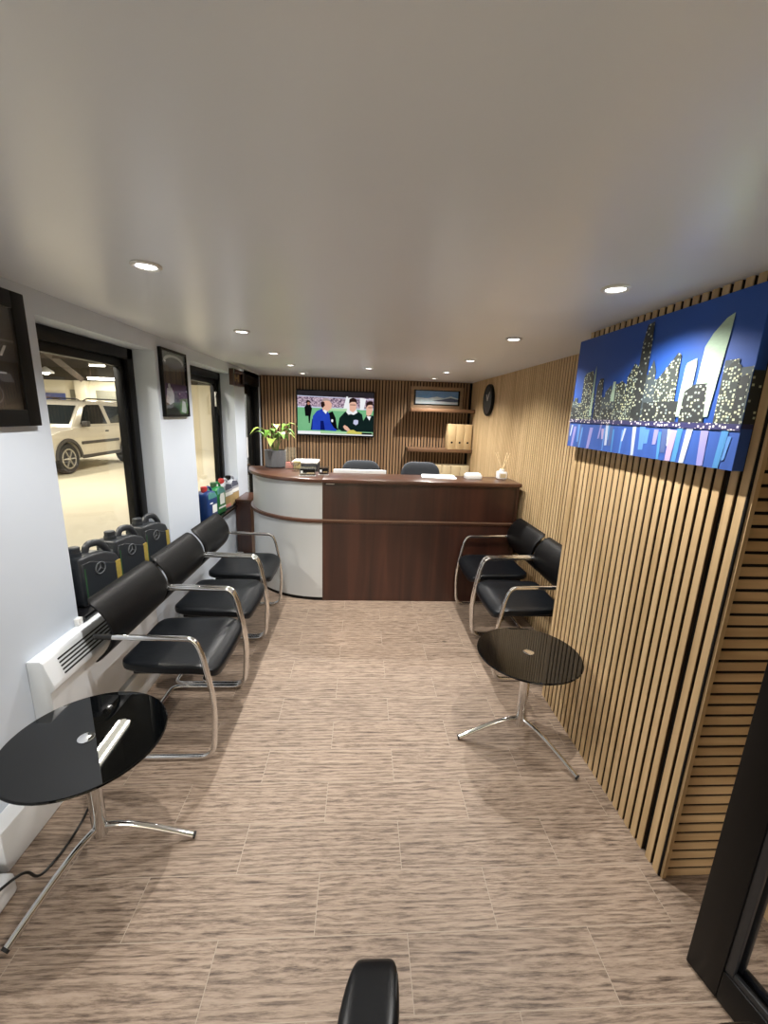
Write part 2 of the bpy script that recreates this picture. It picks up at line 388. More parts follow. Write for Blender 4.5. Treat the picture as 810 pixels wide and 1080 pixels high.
# boxed-out wall
w = MB(); w.box(BX + .014, XR, BY0 + .012, BY1, 0, ZC, M['felt'])
for i in range(25):
    y = BY1 - .028 - i * .0406 - (.012 if i >= 23 else 0)
    w.box(BX + .0035, BX + .014, y, y + .0265, 0, ZC, M['core']); w.box(BX, BX + .0035, y, y + .0265, 0, ZC, M['oak'])
w.box(BX + .001, BX + .02, BY0, BY0 + .004, 0, ZC, M['felt'])
# lying slats on the near end face
w.box(BX + .008, BX + .022, BY0 - .010, BY0 + .012, .0, ZC, M['oak'])
zz = .004
while zz < ZC - .03:
    w.box(BX + .022, XR, BY0 - .004, BY0 - .0005, zz, zz + .030, M['oak_h']); w.box(BX + .022, XR, BY0 - .0005, BY0 + .012, zz, zz + .030, M['core']); zz += .0405
struct(w.build('wall_box_right'), 'boxed-out oak slatted wall carrying the skyline canvas, lying slats on its end', 'wall')
# wall behind the camera; its opening is added to let fill light in
w = MB(); w.box(XL - .2, -.95, YF - .1, YF, 0, ZC, M['white']); w.box(1.15, XR + .2, YF - .1, YF, 0, ZC, M['white']); w.box(-.95, 1.15, YF - .1, YF, 2.02, ZC, M['white']); struct(w.build('wall_front'), 'white wall at the camera end with an opening added for fill light', 'wall')

# skirting and floor trunking
w = MB(); w.box(XL, XL + .07, 1.2, DY0 - .3, 0, .17, M['gloss_white'], .008); struct(w.build('baseboard_left'), 'glossy white boxed skirting below the windows', 'skirting')
w = MB(); w.box(XL, XL + .15, YF, 1.15, 0, .085, M['gloss_white'], .02, 3); struct(w.build('trim_1'), 'low white rounded trunking on the floor by the glass table', 'trim')

# windows
def window(n, W, label, sash):
    y0, y1, z0, z1 = W; xf, xb = XL - .13, XL - .2
    root = thing('window_%d' % n, label, 'window', (xf, (y0 + y1) / 2, z0)); root['kind'] = 'structure'
    ly0, ly1, h = y0 - (y0 + y1) / 2, y1 - (y0 + y1) / 2, z1 - z0
    fr = MB(); t = .065
    fr.box(-.075, 0, ly0, ly0 + t, 0, h, M['black_frame'], .004); fr.box(-.075, 0, ly1 - t, ly1, 0, h, M['black_frame'], .004)
    fr.box(-.075, 0, ly0, ly1, h - t, h, M['black_frame'], .004); fr.box(-.075, 0, ly0, ly1, 0, t, M['black_frame'], .004)
    fr.build('window_frame', root)
    sh = MB(); u = t - .004; q = .05
    for b_ in ((ly0 + u, ly0 + u + q, u, h - u), (ly1 - u - q, ly1 - u, u, h - u), (ly0 + u, ly1 - u, h - u - q, h - u), (ly0 + u, ly1 - u, u, u + q)):
        sh.box(-.066, -.022, b_[0], b_[1], b_[2], b_[3], M['black_frame'], .005)
    if sash:
        sh.tube([(-.02, ly1 - u - .03, h - .2), (-.0, ly1 - u - .05, h - .24), (.0, ly1 - u - .05, h - .4)], .012, M['black_frame'], .02)
        sh.box(-.03, -.012, ly1 - u - .05, ly1 - u - .012, h - .32, h - .18, M['white_plastic'], .004)
    sh.build('window_sash', root)
    g = MB(); g.box(-.047, -.043, ly0 + u + q, ly1 - u - q, u + q, h - u - q, M['glass']); g.build('window_pane', root)
    sl = MB(); sl.box(0, .16, ly0 + .002, ly1 - .002, 0, .022, M['sill'], .005); sl.build('window_sill', root)
    en = MB(); en.box(.128, .15, ly0 - .03, ly0 + .002, -.012, .022, M['white_plastic'], .004); en.build('sill_end_cap', root)
window(1, W1, 'black framed window facing the parked car, black canisters on its sill', False)
window(2, W2, 'black framed window with bright cream view, coloured bottles on its sill', True)

# dark glazed door at the far left corner
d = thing('door_2', 'dark framed glazed door at the back left corner with taped papers', 'door', (XL - .03, (DY0 + DY1) / 2, 0)); d['kind'] = 'structure'
hw = (DY1 - DY0) / 2
b = MB(); b.box(-.12, .02, -hw, -hw + .05, 0, 2.0, M['black_frame'], .004); b.box(-.12, .02, hw - .06, hw, 0, 2.0, M['black_frame'], .004); b.box(-.12, .03, -hw, hw, 1.9, 2.045, M['black_frame'], .004); b.build('door_frame', d)
b = MB(); b.box(-.09, -.04, -hw + .05, -hw + .13, .01, 1.9, M['black_frame'], .004); b.box(-.09, -.04, hw - .16, hw - .06, .01, 1.9, M['black_frame'], .004)
b.box(-.09, -.04, -hw + .13, hw - .16, .01, .2, M['black_frame']); b.box(-.09, -.04, -hw + .13, hw - .16, 1.8, 1.9, M['black_frame']); b.box(-.09, -.04, -hw + .13, hw - .16, .86, .95, M['black_frame']); b.build('door_leaf', d)
b = MB(); b.box(-.066, -.062, -hw + .13, hw - .16, .95, 1.8, M['glass']); b.box(-.066, -.062, -hw + .13, hw - .16, .2, .86, M['glass']); b.build('door_pane', d)
b = MB(); b.tube([(-.04, -hw + .09, 1.0), (0, -hw + .09, 1.0), (0, -hw + .2, 1.0)], .01, M['chrome'], .02); b.build('door_handle', d)
for (y0, y1, z0, z1, lb) in ((4.93, 5.06, 1.52, 1.78, 'white notice taped high on the dark glazed door'), (4.93, 5.16, 1.06, 1.3, 'white sheet taped low on the dark glazed door')):
    b = MB(); b.box(XL - .0905, XL - .089, y0, y1, z0, z1, M['paper']); tag(b.build('notice_paper'), lb, 'paper')

# black framed glass entrance door standing open on the near right
A0 = Vector((1.066, .894)); H0 = Vector((1.262, .045))
ang = math.atan2(A0.y - H0.y, A0.x - H0.x); DW = (A0 - H0).length
d = thing('door_1', 'black framed glass door standing open beside the slatted box', 'door', (H0.x, H0.y, 0), ang); d['kind'] = 'structure'
b = MB(); dz0, dz1 = .006, 2.02
b.box(0, .09, -.03, .03, dz0, dz1, M['black_frame'], .004); b.box(DW - .09, DW, -.03, .03, dz0, dz1, M['black_frame'], .004)
b.box(.0901, DW - .0901, -.03, .03, dz0, .115, M['black_frame'], .004); b.box(.0901, DW - .0901, -.03, .03, dz1 - .1, dz1, M['black_frame'], .004); b.build('door_frame', d)
b = MB()
for sy in (-1, 1):
    y0, y1 = (.012, .026) if sy > 0 else (-.026, -.012)
    b.box(.09, .112, y0, y1, .115, dz1 - .1, M['darkplastic'], .003); b.box(DW - .112, DW - .09, y0, y1, .115, dz1 - .1, M['darkplastic'], .003)
    b.box(.112, DW - .112, y0, y1, .115, .137, M['darkplastic'], .003); b.box(.112, DW - .112, y0, y1, dz1 - .122, dz1 - .1, M['darkplastic'], .003)
b.build('glazing_bead', d)
b = MB(); b.box(.095, DW - .095, -.003, .003, .12, dz1 - .105, M['glass']); b.build('door_pane', d)
b = MB()
for sy in (-1, 1): b.tube([(DW - .045, sy * .03, 1.02), (DW - .045, sy * .075, 1.02), (DW - .165, sy * .075, 1.02)], .01, M['chrome'], .02)
b.build('door_handle', d)

# ------------------------------------------------------------------ downlights
def downlight(x, y, label):
    t = thing('ceiling_downlight', label, 'downlight', (x, y, ZC), 0, 'recessed ceiling downlights')
    b = MB(); b.lathe([(.030, -.001), (.044, 0), (.046, -.004), (.040, -.009), (.031, -.006), (.030, -.001)], M['trimring'], n=36, cap=False); b.build('trim_ring', t)
    b = MB(); b.lathe([(.0295, -.0005), (.0295, -.004), (.02, -.006), (.001, -.007)], M['lens'], n=28); b.build('lens', t)
    ld = bpy.data.lights.new('downlight_lamp', 'SPOT'); ld.energy = LP; ld.color = (1., .965, .915); ld.spot_size = math.radians(140); ld.spot_blend = .9; ld.shadow_soft_size = .013
    lo = bpy.data.objects.new('downlight_lamp', ld); COL.objects.link(lo); lo.parent = t; lo.location = (0, 0, -.016)
LP = 64.
names = ['first', 'second', 'third', 'fourth', 'fifth']
for i, y in enumerate((1.47, 2.53, 3.38, 4.17, 4.98)):
    downlight(-.68, y, names[i] + ' downlight from the camera in the row along the windows')
for i, y in enumerate((1.45, 2.39, 3.33, 4.25, 4.98)):
    downlight(.82, y, names[i] + ' downlight from the camera in the row along the oak slats')
downlight(.055, 4.17, 'lone downlight in the ceiling centre above the reception counter')

# ------------------------------------------------------------------ visitor chairs
def make_chair(label):
    t = thing('visitor_chair', label, 'chair', (0, 0, 0), 0, 'chrome cantilever visitor chairs')
    hy = .2625; r = .0125
    # x forward, origin below the backrest
    def side(y, mb, full):
        P = [(-.075, y, .632), (.355, y, .628), (.415, y, .32), (.392, y, r), (-.02, y, r)]
        return P
    fr = MB()
    L = [(-.075, hy, .640), (.345, hy, .630), (.372, hy, .56), (.418, hy, .30), (.395, hy, .0135), (-.02, hy, .0135), (-.02, -hy, .0135), (.395, -hy, .0135), (.418, -hy, .30), (.372, -hy, .56), (.345, -hy, .630), (-.075, -hy, .640)]
    fr.tube(L, r, M['chrome'], [.06, .03, .16, .07, .05, .05, .07, .16, .03, .06], n=14, seg=7)
    fr.tube([(.398, -hy, .415), (.36, -hy + .03, .408), (.36, hy - .03, .408), (.398, hy, .415)], .009, M['chrome'], .02)
    fr.build('chrome_frame', t)
    for sy in (-1, 1):
        m = MB(); m.tube([(-.078, sy * hy, .6402), (.0, sy * hy, .6383)], .0129, M['rubber'], n=14); m.build('arm_sleeve', t)
    def fs(p):
        q = p.copy(); x = q.x / .215
        q.z += .012 * (q.y / .24) ** 2 - .006 - .028 * max(0, x - .55) ** 2 / .2 + (.02 * max(0, -x - .6))
        k = 1 - .10 * max(0, -x)
        q.y *= k
        return q + Vector((.198, 0, .452))
    m = MB(); m.pad(.226, .246, .028, M['leather'], .38, .26, 56, 16, fs); m.build('seat', t)
    m = MB(); m.box(.03, .37, -.20, .20, .412, .43, M['rubber'], .006); m.build('seat_pan', t)
    # thin curved back sheet: bulges forward at arm height, top and bottom bend away
    b = bmesh.new(); ny, nz = 30, 18; shells = []
    for off in (0, -.020):
        g = []
        for j in range(nz + 1):
            z = .502 + (.806 - .502) * j / nz; row = []
            for i in range(ny + 1):
                y = -.262 + .524 * i / ny
                e = max(0, abs(y) - .232) / .03; zc = .654 + (z - .654) * (1 - .10 * e ** 3)
                dz = zc - .655
                k = 1. if 0 < i < ny and 0 < j < nz else .45
                row.append(b.verts.new((.006 - 4.0 * dz * dz - .010 + (off + .010) * k, y, zc)))
            g.append(row)
        shells.append(g)
    A_, B_ = shells
    for j in range(nz):
        for i in range(ny):
            b.faces.new([A_[j][i], A_[j][i + 1], A_[j + 1][i + 1], A_[j + 1][i]]); b.faces.new([B_[j][i], B_[j + 1][i], B_[j + 1][i + 1], B_[j][i + 1]])
    for i in range(ny):
        b.faces.new([A_[0][i], B_[0][i], B_[0][i + 1], A_[0][i + 1]]); b.faces.new([A_[nz][i], A_[nz][i + 1], B_[nz][i + 1], B_[nz][i]])
    for j in range(nz):
        b.faces.new([A_[j][0], A_[j + 1][0], B_[j + 1][0], B_[j][0]]); b.faces.new([A_[j][ny], B_[j][ny], B_[j + 1][ny], A_[j + 1][ny]])
    bmesh.ops.recalc_face_normals(b, faces=b.faces)
    m = MB(); m.merge(b, M['leather2'], True); m.build('backrest', t)
    return t
XCL, XCR = -1.062, 1.262
yl = [1.957, 2.508, 3.066]
ch = make_chair('black leather chrome armchair nearest the round glass table and white heater')
ch.location = (XCL, yl[0], 0)
dup(ch, 'black chrome armchair in the middle of the row of three below the windows', (XCL, yl[1], 0), 0)
dup(ch, 'black chrome armchair of the window row, right beside the curved silver counter end', (XCL, yl[2], 0), 0)
dup(ch, 'black chrome armchair against the oak slats, touching the wooden counter front', (XCR, 3.105, 0), PI)
dup(ch, 'black chrome armchair against the oak slats, just behind the smaller round table', (XCR, 2.545, 0), PI)

# ------------------------------------------------------------------ glass side tables
def make_table(label, loc, angs, rz=0):
    t = thing('side_table', label, 'table', loc, rz, 'round black glass side tables')
    m = MB(); m.lathe([(.246, .492), (.249, .494), (.25, .497), (.249, .500), (.246, .502)], M['black_glass'], n=96, smooth=False); m.build('glass_top', t, autosmooth=False)
    m = MB(); m.lathe([(.026, .5022), (.026, .5035), (.024, .5042), (.004, .5044)], M['chrome'], n=28); m.build('hub_cap', t)
    m = MB(); m.lathe([(.02, .085), (.024, .09), (.0245, .47), (.06, .486), (.06, .492)], M['chrome'], n=28); m.build('pedestal', t)
    for a in angs:
        a = math.radians(a); m = MB(); ca, sa = math.cos(a), math.sin(a)
        pts = [(rr * ca, rr * sa, zz) for rr, zz in ((.012, .125), (.08, .118), (.16, .088), (.25, .045), (.315, .012))]
        m.tube(pts, .012, M['chrome'], .05, n=12, seg=5)
        lg = m.build('leg', t)
        m = MB(); m.tube([(.311 * ca, .311 * sa, .0148), (.319 * ca, .319 * sa, .0118)], .0124, M['rubber'], n=12); m.build('foot_tip', lg)
    return t
make_table('round black glass table on chrome tripod in front of the white heater', (-.925, 1.266, 0), (9, 249, 129))
make_table('round black glass table on chrome tripod standing against the oak slatted box', (.846, 1.800, 0), (180, 306, 62))

# ------------------------------------------------------------------ panel heater
t = thing('panel_heater', 'white slotted panel heater on the wall behind the glass table', 'heater', (XL, 1.93, .2))
m = MB(); prof = [(.0, 0), (.065, 0), (.075, .012), (.075, .30), (.092, .315), (.092, .335), (.062, .43), (.052, .44), (0, .44)]
m.prism([(p[0], p[1]) for p in prof], 'Y', -.43, .43, M['heater'], .004); m.build('body', t)
m = MB()
for i in range(5):
    k0 = .10 + i * .165; k1 = k0 + .07; P0 = lambda k: (.0925 - .03 * k, .335 + .095 * k)
    (xa, za), (xb, zb) = P0(k0), P0(k1)
    m.prism([(xa - .003, za - .001), (xa + .0012, za + .0004), (xb + .0012, zb + .0004), (xb - .003, zb - .001)], 'Y', -.36, .13, M['darkplastic'])
m.build('grille', t)
m = MB(); m.box(.01, .045, .36, .40, .4401, .446, M['darkplastic'], .003); m.build('control_panel', t)
# heater cable
m = MB(); m.tube([(-1.155, .95, .09), (-1.15, 1.03, .09), (-1.125, 1.10, .0905), (-1.105, 1.155, .075), (-1.09, 1.175, .006), (-1.07, 1.28, .006), (-1.08, 1.42, .006), (-1.12, 1.55, .006), (-1.15, 1.66, .006)], .0045, M['cable'], .06, n=8)
co = m.build('power_cable'); tag(co, 'thin black cable on the floor below the round glass table', 'cable')

# ------------------------------------------------------------------ pictures on the white wall
def yz_polys(mb, x, y0, z0, sy, sz, items, dx=.0006):
    """flat print facing +X: items (material, [(u,v)...]), u along +Y"""
    for i, (m, pts) in enumerate(items):
        mb.poly([(x + dx * i, y0 + u * sy, z0 + v * sz) for u, v in pts], m)
sq = lambda u0, v0, u1, v1: [(u0, v0), (u1, v0), (u1, v1), (u0, v1)]
def ell(cu, cv, ru, rv, n=16): return [(cu + ru * math.cos(2 * PI * k / n), cv + rv * math.sin(2 * PI * k / n)) for k in range(n)]
def wall_frame(name, label, y0, y1, z0, z1, bw, dep, fm, items):
    t = thing(name, label, 'picture', (XL, (y0 + y1) / 2, z0)); hy = (y1 - y0) / 2; h = z1 - z0
    m = MB()
    for b_ in ((-hy, -hy + bw, 0, h), (hy - bw, hy, 0, h), (-hy + bw, hy - bw, 0, bw), (-hy + bw, hy - bw, h - bw, h)): m.box(0, dep, b_[0], b_[1], b_[2], b_[3], fm, .003)
    m.build('frame', t)
    m = MB(); yz_polys(m, dep * .45, -hy + bw * .9, bw * .9, 2 * hy - 1.8 * bw, h - 1.8 * bw, items); m.build('print', t)
    m = MB(); m.box(dep * .8, dep * .8 + .002, -hy + bw * .95, hy - bw * .95, bw * .95, h - bw * .95, M['picture_glass']); m.build('glazing', t)
    return t
wall_frame('framed_picture', 'large black framed dark photograph of a car at the near end of the white wall', 1.02, 1.735, 1.533, 2.004, .06, .028, M['blackmatt'], [
    (M['photo_black'], sq(0, 0, 1, 1)), (M['photo_grey'], sq(0, .66, 1, .68)),
    (M['photo_grey'], [(.05, .3), (.2, .36), (.35, .5), (.62, .52), (.8, .4), (.93, .36), (.95, .28), (.05, .26)]), (M['photo_black'], [(.38, .4), (.42, .47), (.6, .48), (.72, .4)]),
    (M['photo_light'], sq(.8, .355, .9, .37)), (M['photo_light'], sq(.6, .40, .68, .42)), (M['photo_black'], ell(.8, .16, .09, .16)), (M['photo_grey'], ell(.8, .16, .05, .09)), (M['photo_black'], ell(.8, .16, .042, .075)), (M['photo_black'], ell(.25, .18, .08, .13)), (M['photo_light'], [(.86, .52), (.88, .52), (.92, .62), (.90, .62)])])
pb = mat('print_bronze', s(72, 60, 42), .4, noise=.4, nscale=30); pp = speckle('print_crowd', s(70, 48, 84), (s(200, 190, 200), s(150, 90, 140)), 60, .4); pg = mat('print_grass', s(74, 104, 62), .5, noise=.3); pn = mat('print_navy', s(26, 32, 58), .4, noise=.2); pdk = mat('print_shadow', s(26, 24, 24), .4, noise=.3)
wall_frame('framed_picture', 'tall slim black framed sports photograph between the two windows', 2.815, 3.20, 1.558, 1.987, .016, .024, M['blackmatt'], [
    (M['photo_grey'], sq(0, 0, 1, 1)), (pb, sq(.0, .5, 1, .78)), (pdk, sq(.08, .5, .13, .78)), (pdk, sq(.3, .5, .36, .8)), (pdk, sq(.55, .5, .6, .8)), (pdk, sq(.8, .5, .86, .76)),
    (M['photo_light'], ell(.5, .86, .42, .1)), (M['photo_grey'], ell(.5, .83, .36, .09)),
    (pp, sq(0, .26, 1, .5)), (pdk, sq(0, 0, 1, .22)), (pg, [(.6, .02), (1, .02), (1, .28), (.65, .26)]),
    (M['photo_light'], [(.05, .2), (.12, .42), (.3, .44), (.42, .3), (.36, .2), (.2, .16)]), (pn, [(.36, .22), (.42, .4), (.5, .38), (.62, .24), (.58, .16), (.4, .16)]), (M['photo_light'], [(.66, .05), (.74, .24), (.86, .22), (.92, .08), (.86, .02)]), (M['photo_light'], ell(.2, .46, .05, .04))])
wall_frame('wooden_plaque', 'small dark wood plaque high at the end of the white wall', 4.245, 4.605, 1.85, 2.003, .028, .045, M['darkwood'], [
    (M['darkwood'], sq(0, 0, 1, 1)), (M['goldbrown'], sq(.25, .15, .4, .85)), (M['goldbrown'], sq(.6, .15, .75, .85)), (M['goldbrown'], sq(.4, .42, .6, .58))])

# ------------------------------------------------------------------ canisters and bottles on the sills
def make_canister(label, loc, rz, side):
    t = thing('oil_canister', label, 'canister', loc, rz, 'black oil canisters on the window sill')
    m = MB(); out = [(-.125, 0), (.125, 0), (.125, .165), (.105, .205), (.03, .238), (-.035, .245), (-.125, .245)]
    m.prism(out, 'X', -.06, .06, M['canister'], .014, 3); m.build('body', t)
    m = MB(); m.prism([(-.112, .012), (.095, .012), (.095, .155), (.04, .175), (-.06, .215), (-.112, .215)], 'X', .058, .0625, M['canister'], .002, 1); m.build('front_panel', t)
    m = MB(); m.tube([(0, -.03, .232), (0, -.012, .278), (0, .065, .272), (0, .112, .215), (0, .114, .17)], .015, M['canister'], .035, n=10, flat=1.2); m.build('handle', t)
    m = MB(); m.lathe([(.03, .24), (.03, .262), (.026, .263), (.026, .285), (.022, .288)], M['canister'], (0, -.085, 0), 20); m.build('cap', t)
    m = MB(); n = 28; R_ = .029
    m.tube([(.0645, -.012 + R_ * math.cos(2 * PI * k / n), .165 + R_ * math.sin(2 * PI * k / n)) for k in range(n + 1)], .003, M['canister_side'], n=8)
    for k in range(3):
        a = PI / 2 + k * 2 * PI / 3; m.tube([(.0645, -.012, .165), (.0645, -.012 + R_ * math.cos(a), .165 + R_ * math.sin(a))], .0035, M['canister_side'], n=6, taper=.001)
    m.build('star_emblem', t)
    m = MB(); m.box(.0605, .0635, -.105, -.099, .03, .19, M['greenstripe']); m.build('green_stripe', t)
    m = MB(); m.box(.05, .0633, .088, .122, .02, .165, M['gold'], .001, 1); m.build('gold_label', t)
    m = MB(); m.box(-.04, .04, -.1262, -.1245, .03, .2, side, .0008, 1); m.build('side_tone_panel', t)  # grey variant paints reflected light onto the canister side
    return t
sz = .672
make_canister('black oil canister at the near end of the sill, closest to the camera', (XL - .055, 2.03, sz), -.18, M['canister'])
make_canister('black oil canister with a reflection painted grey on its side, second of three on the window sill', (XL - .055, 2.315, sz), -.14, M['canister_side'])
make_canister('black oil canister at the far end of the sill beside the bare window reveal', (XL - .055, 2.60, sz), -.14, M['canister'])

def make_bottle(label, loc, body, lab, capm, top, kind):
    t = thing('fluid_bottle', label, 'bottle', loc, -.12, 'coloured fluid bottles on the window sill')
    m = MB(); out = [(-.095, 0), (.095, 0), (.095, .20), (.06, .245), (-.05, .262), (-.095, .235)]
    m.prism(out, 'X', -.05, .05, body, .016, 3); m.build('body', t)
    m = MB(); m.prism([(-.075, .19), (.08, .19), (.055, .232), (-.05, .25), (-.078, .228)], 'X', .0485, .0515, top, .001, 1); m.build('shoulder_label', t)
    m = MB(); m.lathe([(.024, .25), (.024, .265), (.027, .266), (.027, .295), (.023, .298)], capm, (0, -.045, 0), 20); m.build('cap', t)
    m = MB(); m.tube([(0, -.01, .25), (0, .01, .29), (0, .07, .27), (0, .088, .21)], .011, body, .03, n=10); m.build('handle', t)
    m = MB()
    if kind == 0: m.box(.0495, .0512, -.01, .07, .06, .13, lab); m.box(.0495, .0512, -.05, -.0, .145, .155, lab)
    elif kind == 1: m.prism([(-.03, .09), (.06, .09), (.065, .14), (.05, .19), (-.01, .2), (-.035, .16)], 'X', .0495, .0512, lab); m.box(.0495, .0512, -.06, .08, .055, .07, lab)
    else: m.box(.0495, .0512, -.085, .085, .13, .165, lab); m.box(.0493, .0509, -.085, .085, .02, .125, M['goldbrown']); m.box(.0495, .0514, -.085, .03, .02, .05, M['pink'] if kind == 2 else M['kraft'])
    m.build('label_print', t)
make_bottle('blue bottle with teal shoulder and white label on the far sill', (XL - .05, 3.62, sz), M['bluebottle'], M['whitelabel'], M['redcap'], M['tealclear'], 0)
make_bottle('green bottle with round white label beside the blue bottle', (XL - .05, 3.85, sz), M['greenbottle'], M['whitelabel'], M['greenstripe'], M['tealclear'], 1)
make_bottle('silver grey bottle with red cap between the green bottle and window frame', (XL - .05, 4.07, sz), M['silverbottle'], M['whitelabel'], M['redcap'], M['greylabel'], 2)
make_bottle('silver grey bottle with black cap, furthest bottle on the sill', (XL - .05, 4.28, sz), M['silverbottle'], M['whitelabel'], M['blackmatt'], M['greylabel'], 3)

# ------------------------------------------------------------------ reception counter
CF = 3.43; CX0 = -.317; CX1 = 1.352; CYC = 4.165
t = thing('reception_counter', 'reception counter with mahogany front and curved silver corner', 'counter', (0, 0, 0))
m = MB(); m.box(CX0, CX1, CF, CF + .02, .0, .712, M['mahog']); m.build('lower_front_panel', t)
m = MB(); m.box(CX0, CX1, CF + .004, CF + .024, .742, 1.055, M['mahog']); m.build('upper_front_panel', t)
m = MB(); m.box(CX1 - .022, CX1 + .002, CF + .0, CF + .38, .742, 1.055, M['mahog']); m.box(CX1 - .022, CX1, CF + .02, CF + .75, 0, .71, M['mahog']); m.build('side_panel', t)
def arc(R_, a0, a1, n): return [(CX0 + R_ * math.cos(a0 + (a1 - a0) * k / n), CYC + R_ * math.sin(a0 + (a1 - a0) * k / n)) for k in range(n + 1)]
def ring(mb, Ro, Ri, z0, z1, m_, a0=-PI / 2, a1=-PI, n=28, bev=0):
    mb.prism(arc(Ro, a0, a1, n) + list(reversed(arc(Ri, a0, a1, n))), 'Z', z0, z1, m_, bev, 2)
RO = CYC - CF
m = MB(); ring(m, RO, RO - .02, .03, .712, M['steel']); m.build('lower_curved_panel', t)
m = MB(); ring(m, RO - .004, RO - .024, .742, 1.055, M['steel']); m.build('upper_curved_panel', t)
m = MB(); ring(m, RO - .005, RO - .03, 0, .03, M['blackmatt']); m.build('plinth', t)
m = MB(); ring(m, RO + .022, RO - .75 + .02, .712, .742, M['mahog_top'], bev=.006); m.box(CX0, CX1, CF - .012, CF + .78, .712, .742, M['mahog_top'], .004)
m.build('desk_top', t)
m = MB(); m.box(CX0, CX1, CF - .0145, CF - .0115, .733, .741, M['mahog_edge'])  # thin paler brown line along the ledge edge
m.build('edge_band', t)
m = MB(); ring(m, RO + .03, RO - .39, 1.056, 1.088, M['mahog_top'], bev=.006); m.box(CX0, CX1 + .012, CF - .028, CF + .375, 1.056, 1.088, M['mahog_top'], .005); m.build('counter_top', t)
m = MB(); m.box(CX0 + .02, CX1, CF + .36, CF + .375, .742, 1.055, M['mahog']); m.build('inner_panel', t)
m = MB(); m.box(CX0 + .03, CX0 + .10, CF - .001, CF + .005, 1.0415, 1.0475, M['white_plastic'], .001, 1); m.build('name_strip', t)
# side return between wall and curved end
t = thing('side_cabinet', 'low dark mahogany cabinet between the white wall and curved counter end', 'cabinet', (XL, 4.22, 0))
m = MB(); m.box(.012, .16, 0, .40, .03, .705, M['mahog']); m.build('body', t)
m = MB(); m.box(.008, .165, -.01, .41, .705, .73, M['mahog_top'], .004); m.build('top', t)
m = MB(); m.box(.02, .15, .02, .38, 0, .03, M['blackmatt']); m.build('plinth', t)
ZT = 1.088

# plant
t = thing('potted_plant', 'leafy green plant in ribbed grey pot on the curved counter end', 'plant', (-.83, 4.10, ZT))
m = MB(); n = 72; prof = [(.088, 0), (.098, .01), (.103, .165), (.096, .166), (.092, .14)]
b = bmesh.new(); rings = []
for r_, z_ in prof:
    rings.append([b.verts.new(((r_ + (.0022 if k % 4 < 2 else -.0012)) * math.cos(2 * PI * k / n), (r_ + (.0022 if k % 4 < 2 else -.0012)) * math.sin(2 * PI * k / n), z_)) for k in range(n)])
for i in range(len(rings) - 1):
    for k in range(n): b.faces.new([rings[i][k], rings[i][(k + 1) % n], rings[i + 1][(k + 1) % n], rings[i + 1][k]])
b.faces.new(list(reversed(rings[0]))); bmesh.ops.recalc_face_normals(b, faces=b.faces); m.merge(b, M['pot'], True); m.build('pot', t)
m = MB(); m.lathe([(.091, .138), (.091, .142), (.03, .148)], M['soil'], n=24); m.build('soil', t)
def leaf_bm(m, base, tip, wdt, mt, droop):
    base, tip = Vector(base), Vector(tip); d_ = tip - base; side = d_.cross(Vector((0, 0, 1))).normalized(); n_ = 8
    up = side.cross(d_).normalized(); rows = []
    for k in range(n_ + 1):
        tt = k / n_; wv = wdt * math.sin(PI * min(1, tt ** .75)) + .001
        c_ = base + d_ * tt + Vector((0, 0, droop * (math.sin(PI * tt) * .6 - tt * tt * .6)))
        rows.append([c_ - side * wv + up * wv * .25, c_, c_ + side * wv + up * wv * .25])
    b2 = bmesh.new(); V = [[b2.verts.new(p) for p in row] for row in rows]
    for k in range(n_):
        for q in (0, 1): b2.faces.new([V[k][q], V[k][q + 1], V[k + 1][q + 1], V[k + 1][q]])
    m.merge(b2, mt, True)
rnd = random.Random(3)
st = MB(); lv = []
for i in range(17):
    a = 2 * PI * i / 17 * 2.4 + rnd.uniform(-.3, .3); rr = rnd.uniform(.07, .16); zz = rnd.uniform(.25, .39)
    top = (rr * math.cos(a) * .7, rr * math.sin(a) * .7, zz)
    st.tube([(.02 * math.cos(a), .02 * math.sin(a), .14), (top[0] * .5, top[1] * .5, zz * .75), top], .003, M['stem'], .05, n=6)
    tipr = rr * .7 + rnd.uniform(.09, .14)
    lv.append((top, (tipr * math.cos(a), tipr * math.sin(a), zz + rnd.uniform(-.04, .03)), rnd.uniform(.03, .043), M['leaf2'] if rnd.random() < .45 else M['leaf'], .05))
st.build('stem', t)
for a_ in lv:
    m = MB(); leaf_bm(m, *a_); m.build('leaf', t)

# acrylic leaflet holder with coloured card behind a glass dish
t = thing('leaflet_holder', 'clear acrylic leaflet holder with pink and yellow card next to the plant', 'holder', (-.645, 4.0, ZT), .15)
m = MB(); m.box(-.075, .075, .03, .034, .0, .20, M['acrylic']); m.box(-.075, .075, -.03, -.026, 0, .06, M['acrylic']); m.box(-.075, .075, -.03, .034, 0, .004, M['acrylic']); m.build('acrylic_body', t)
m = MB(); m.box(-.07, .0, -.022, .0, .004, .065, M['pink'], .004); m.build('pink_card', t)
m = MB(); m.box(.005, .07, -.022, .0, .004, .075, M['yellow'], .004); m.build('yellow_card', t)
t = thing('glass_dish', 'small stemmed clear glass dish in front of the leaflet holder', 'dish', (-.60, 3.84, ZT))
m = MB(); m.lathe([(.035, 0), (.035, .004), (.006, .008), (.005, .045), (.03, .055), (.05, .085), (.048, .085), (.028, .058), (.003, .05)], M['acrylic'], n=28); m.build('bowl', t)
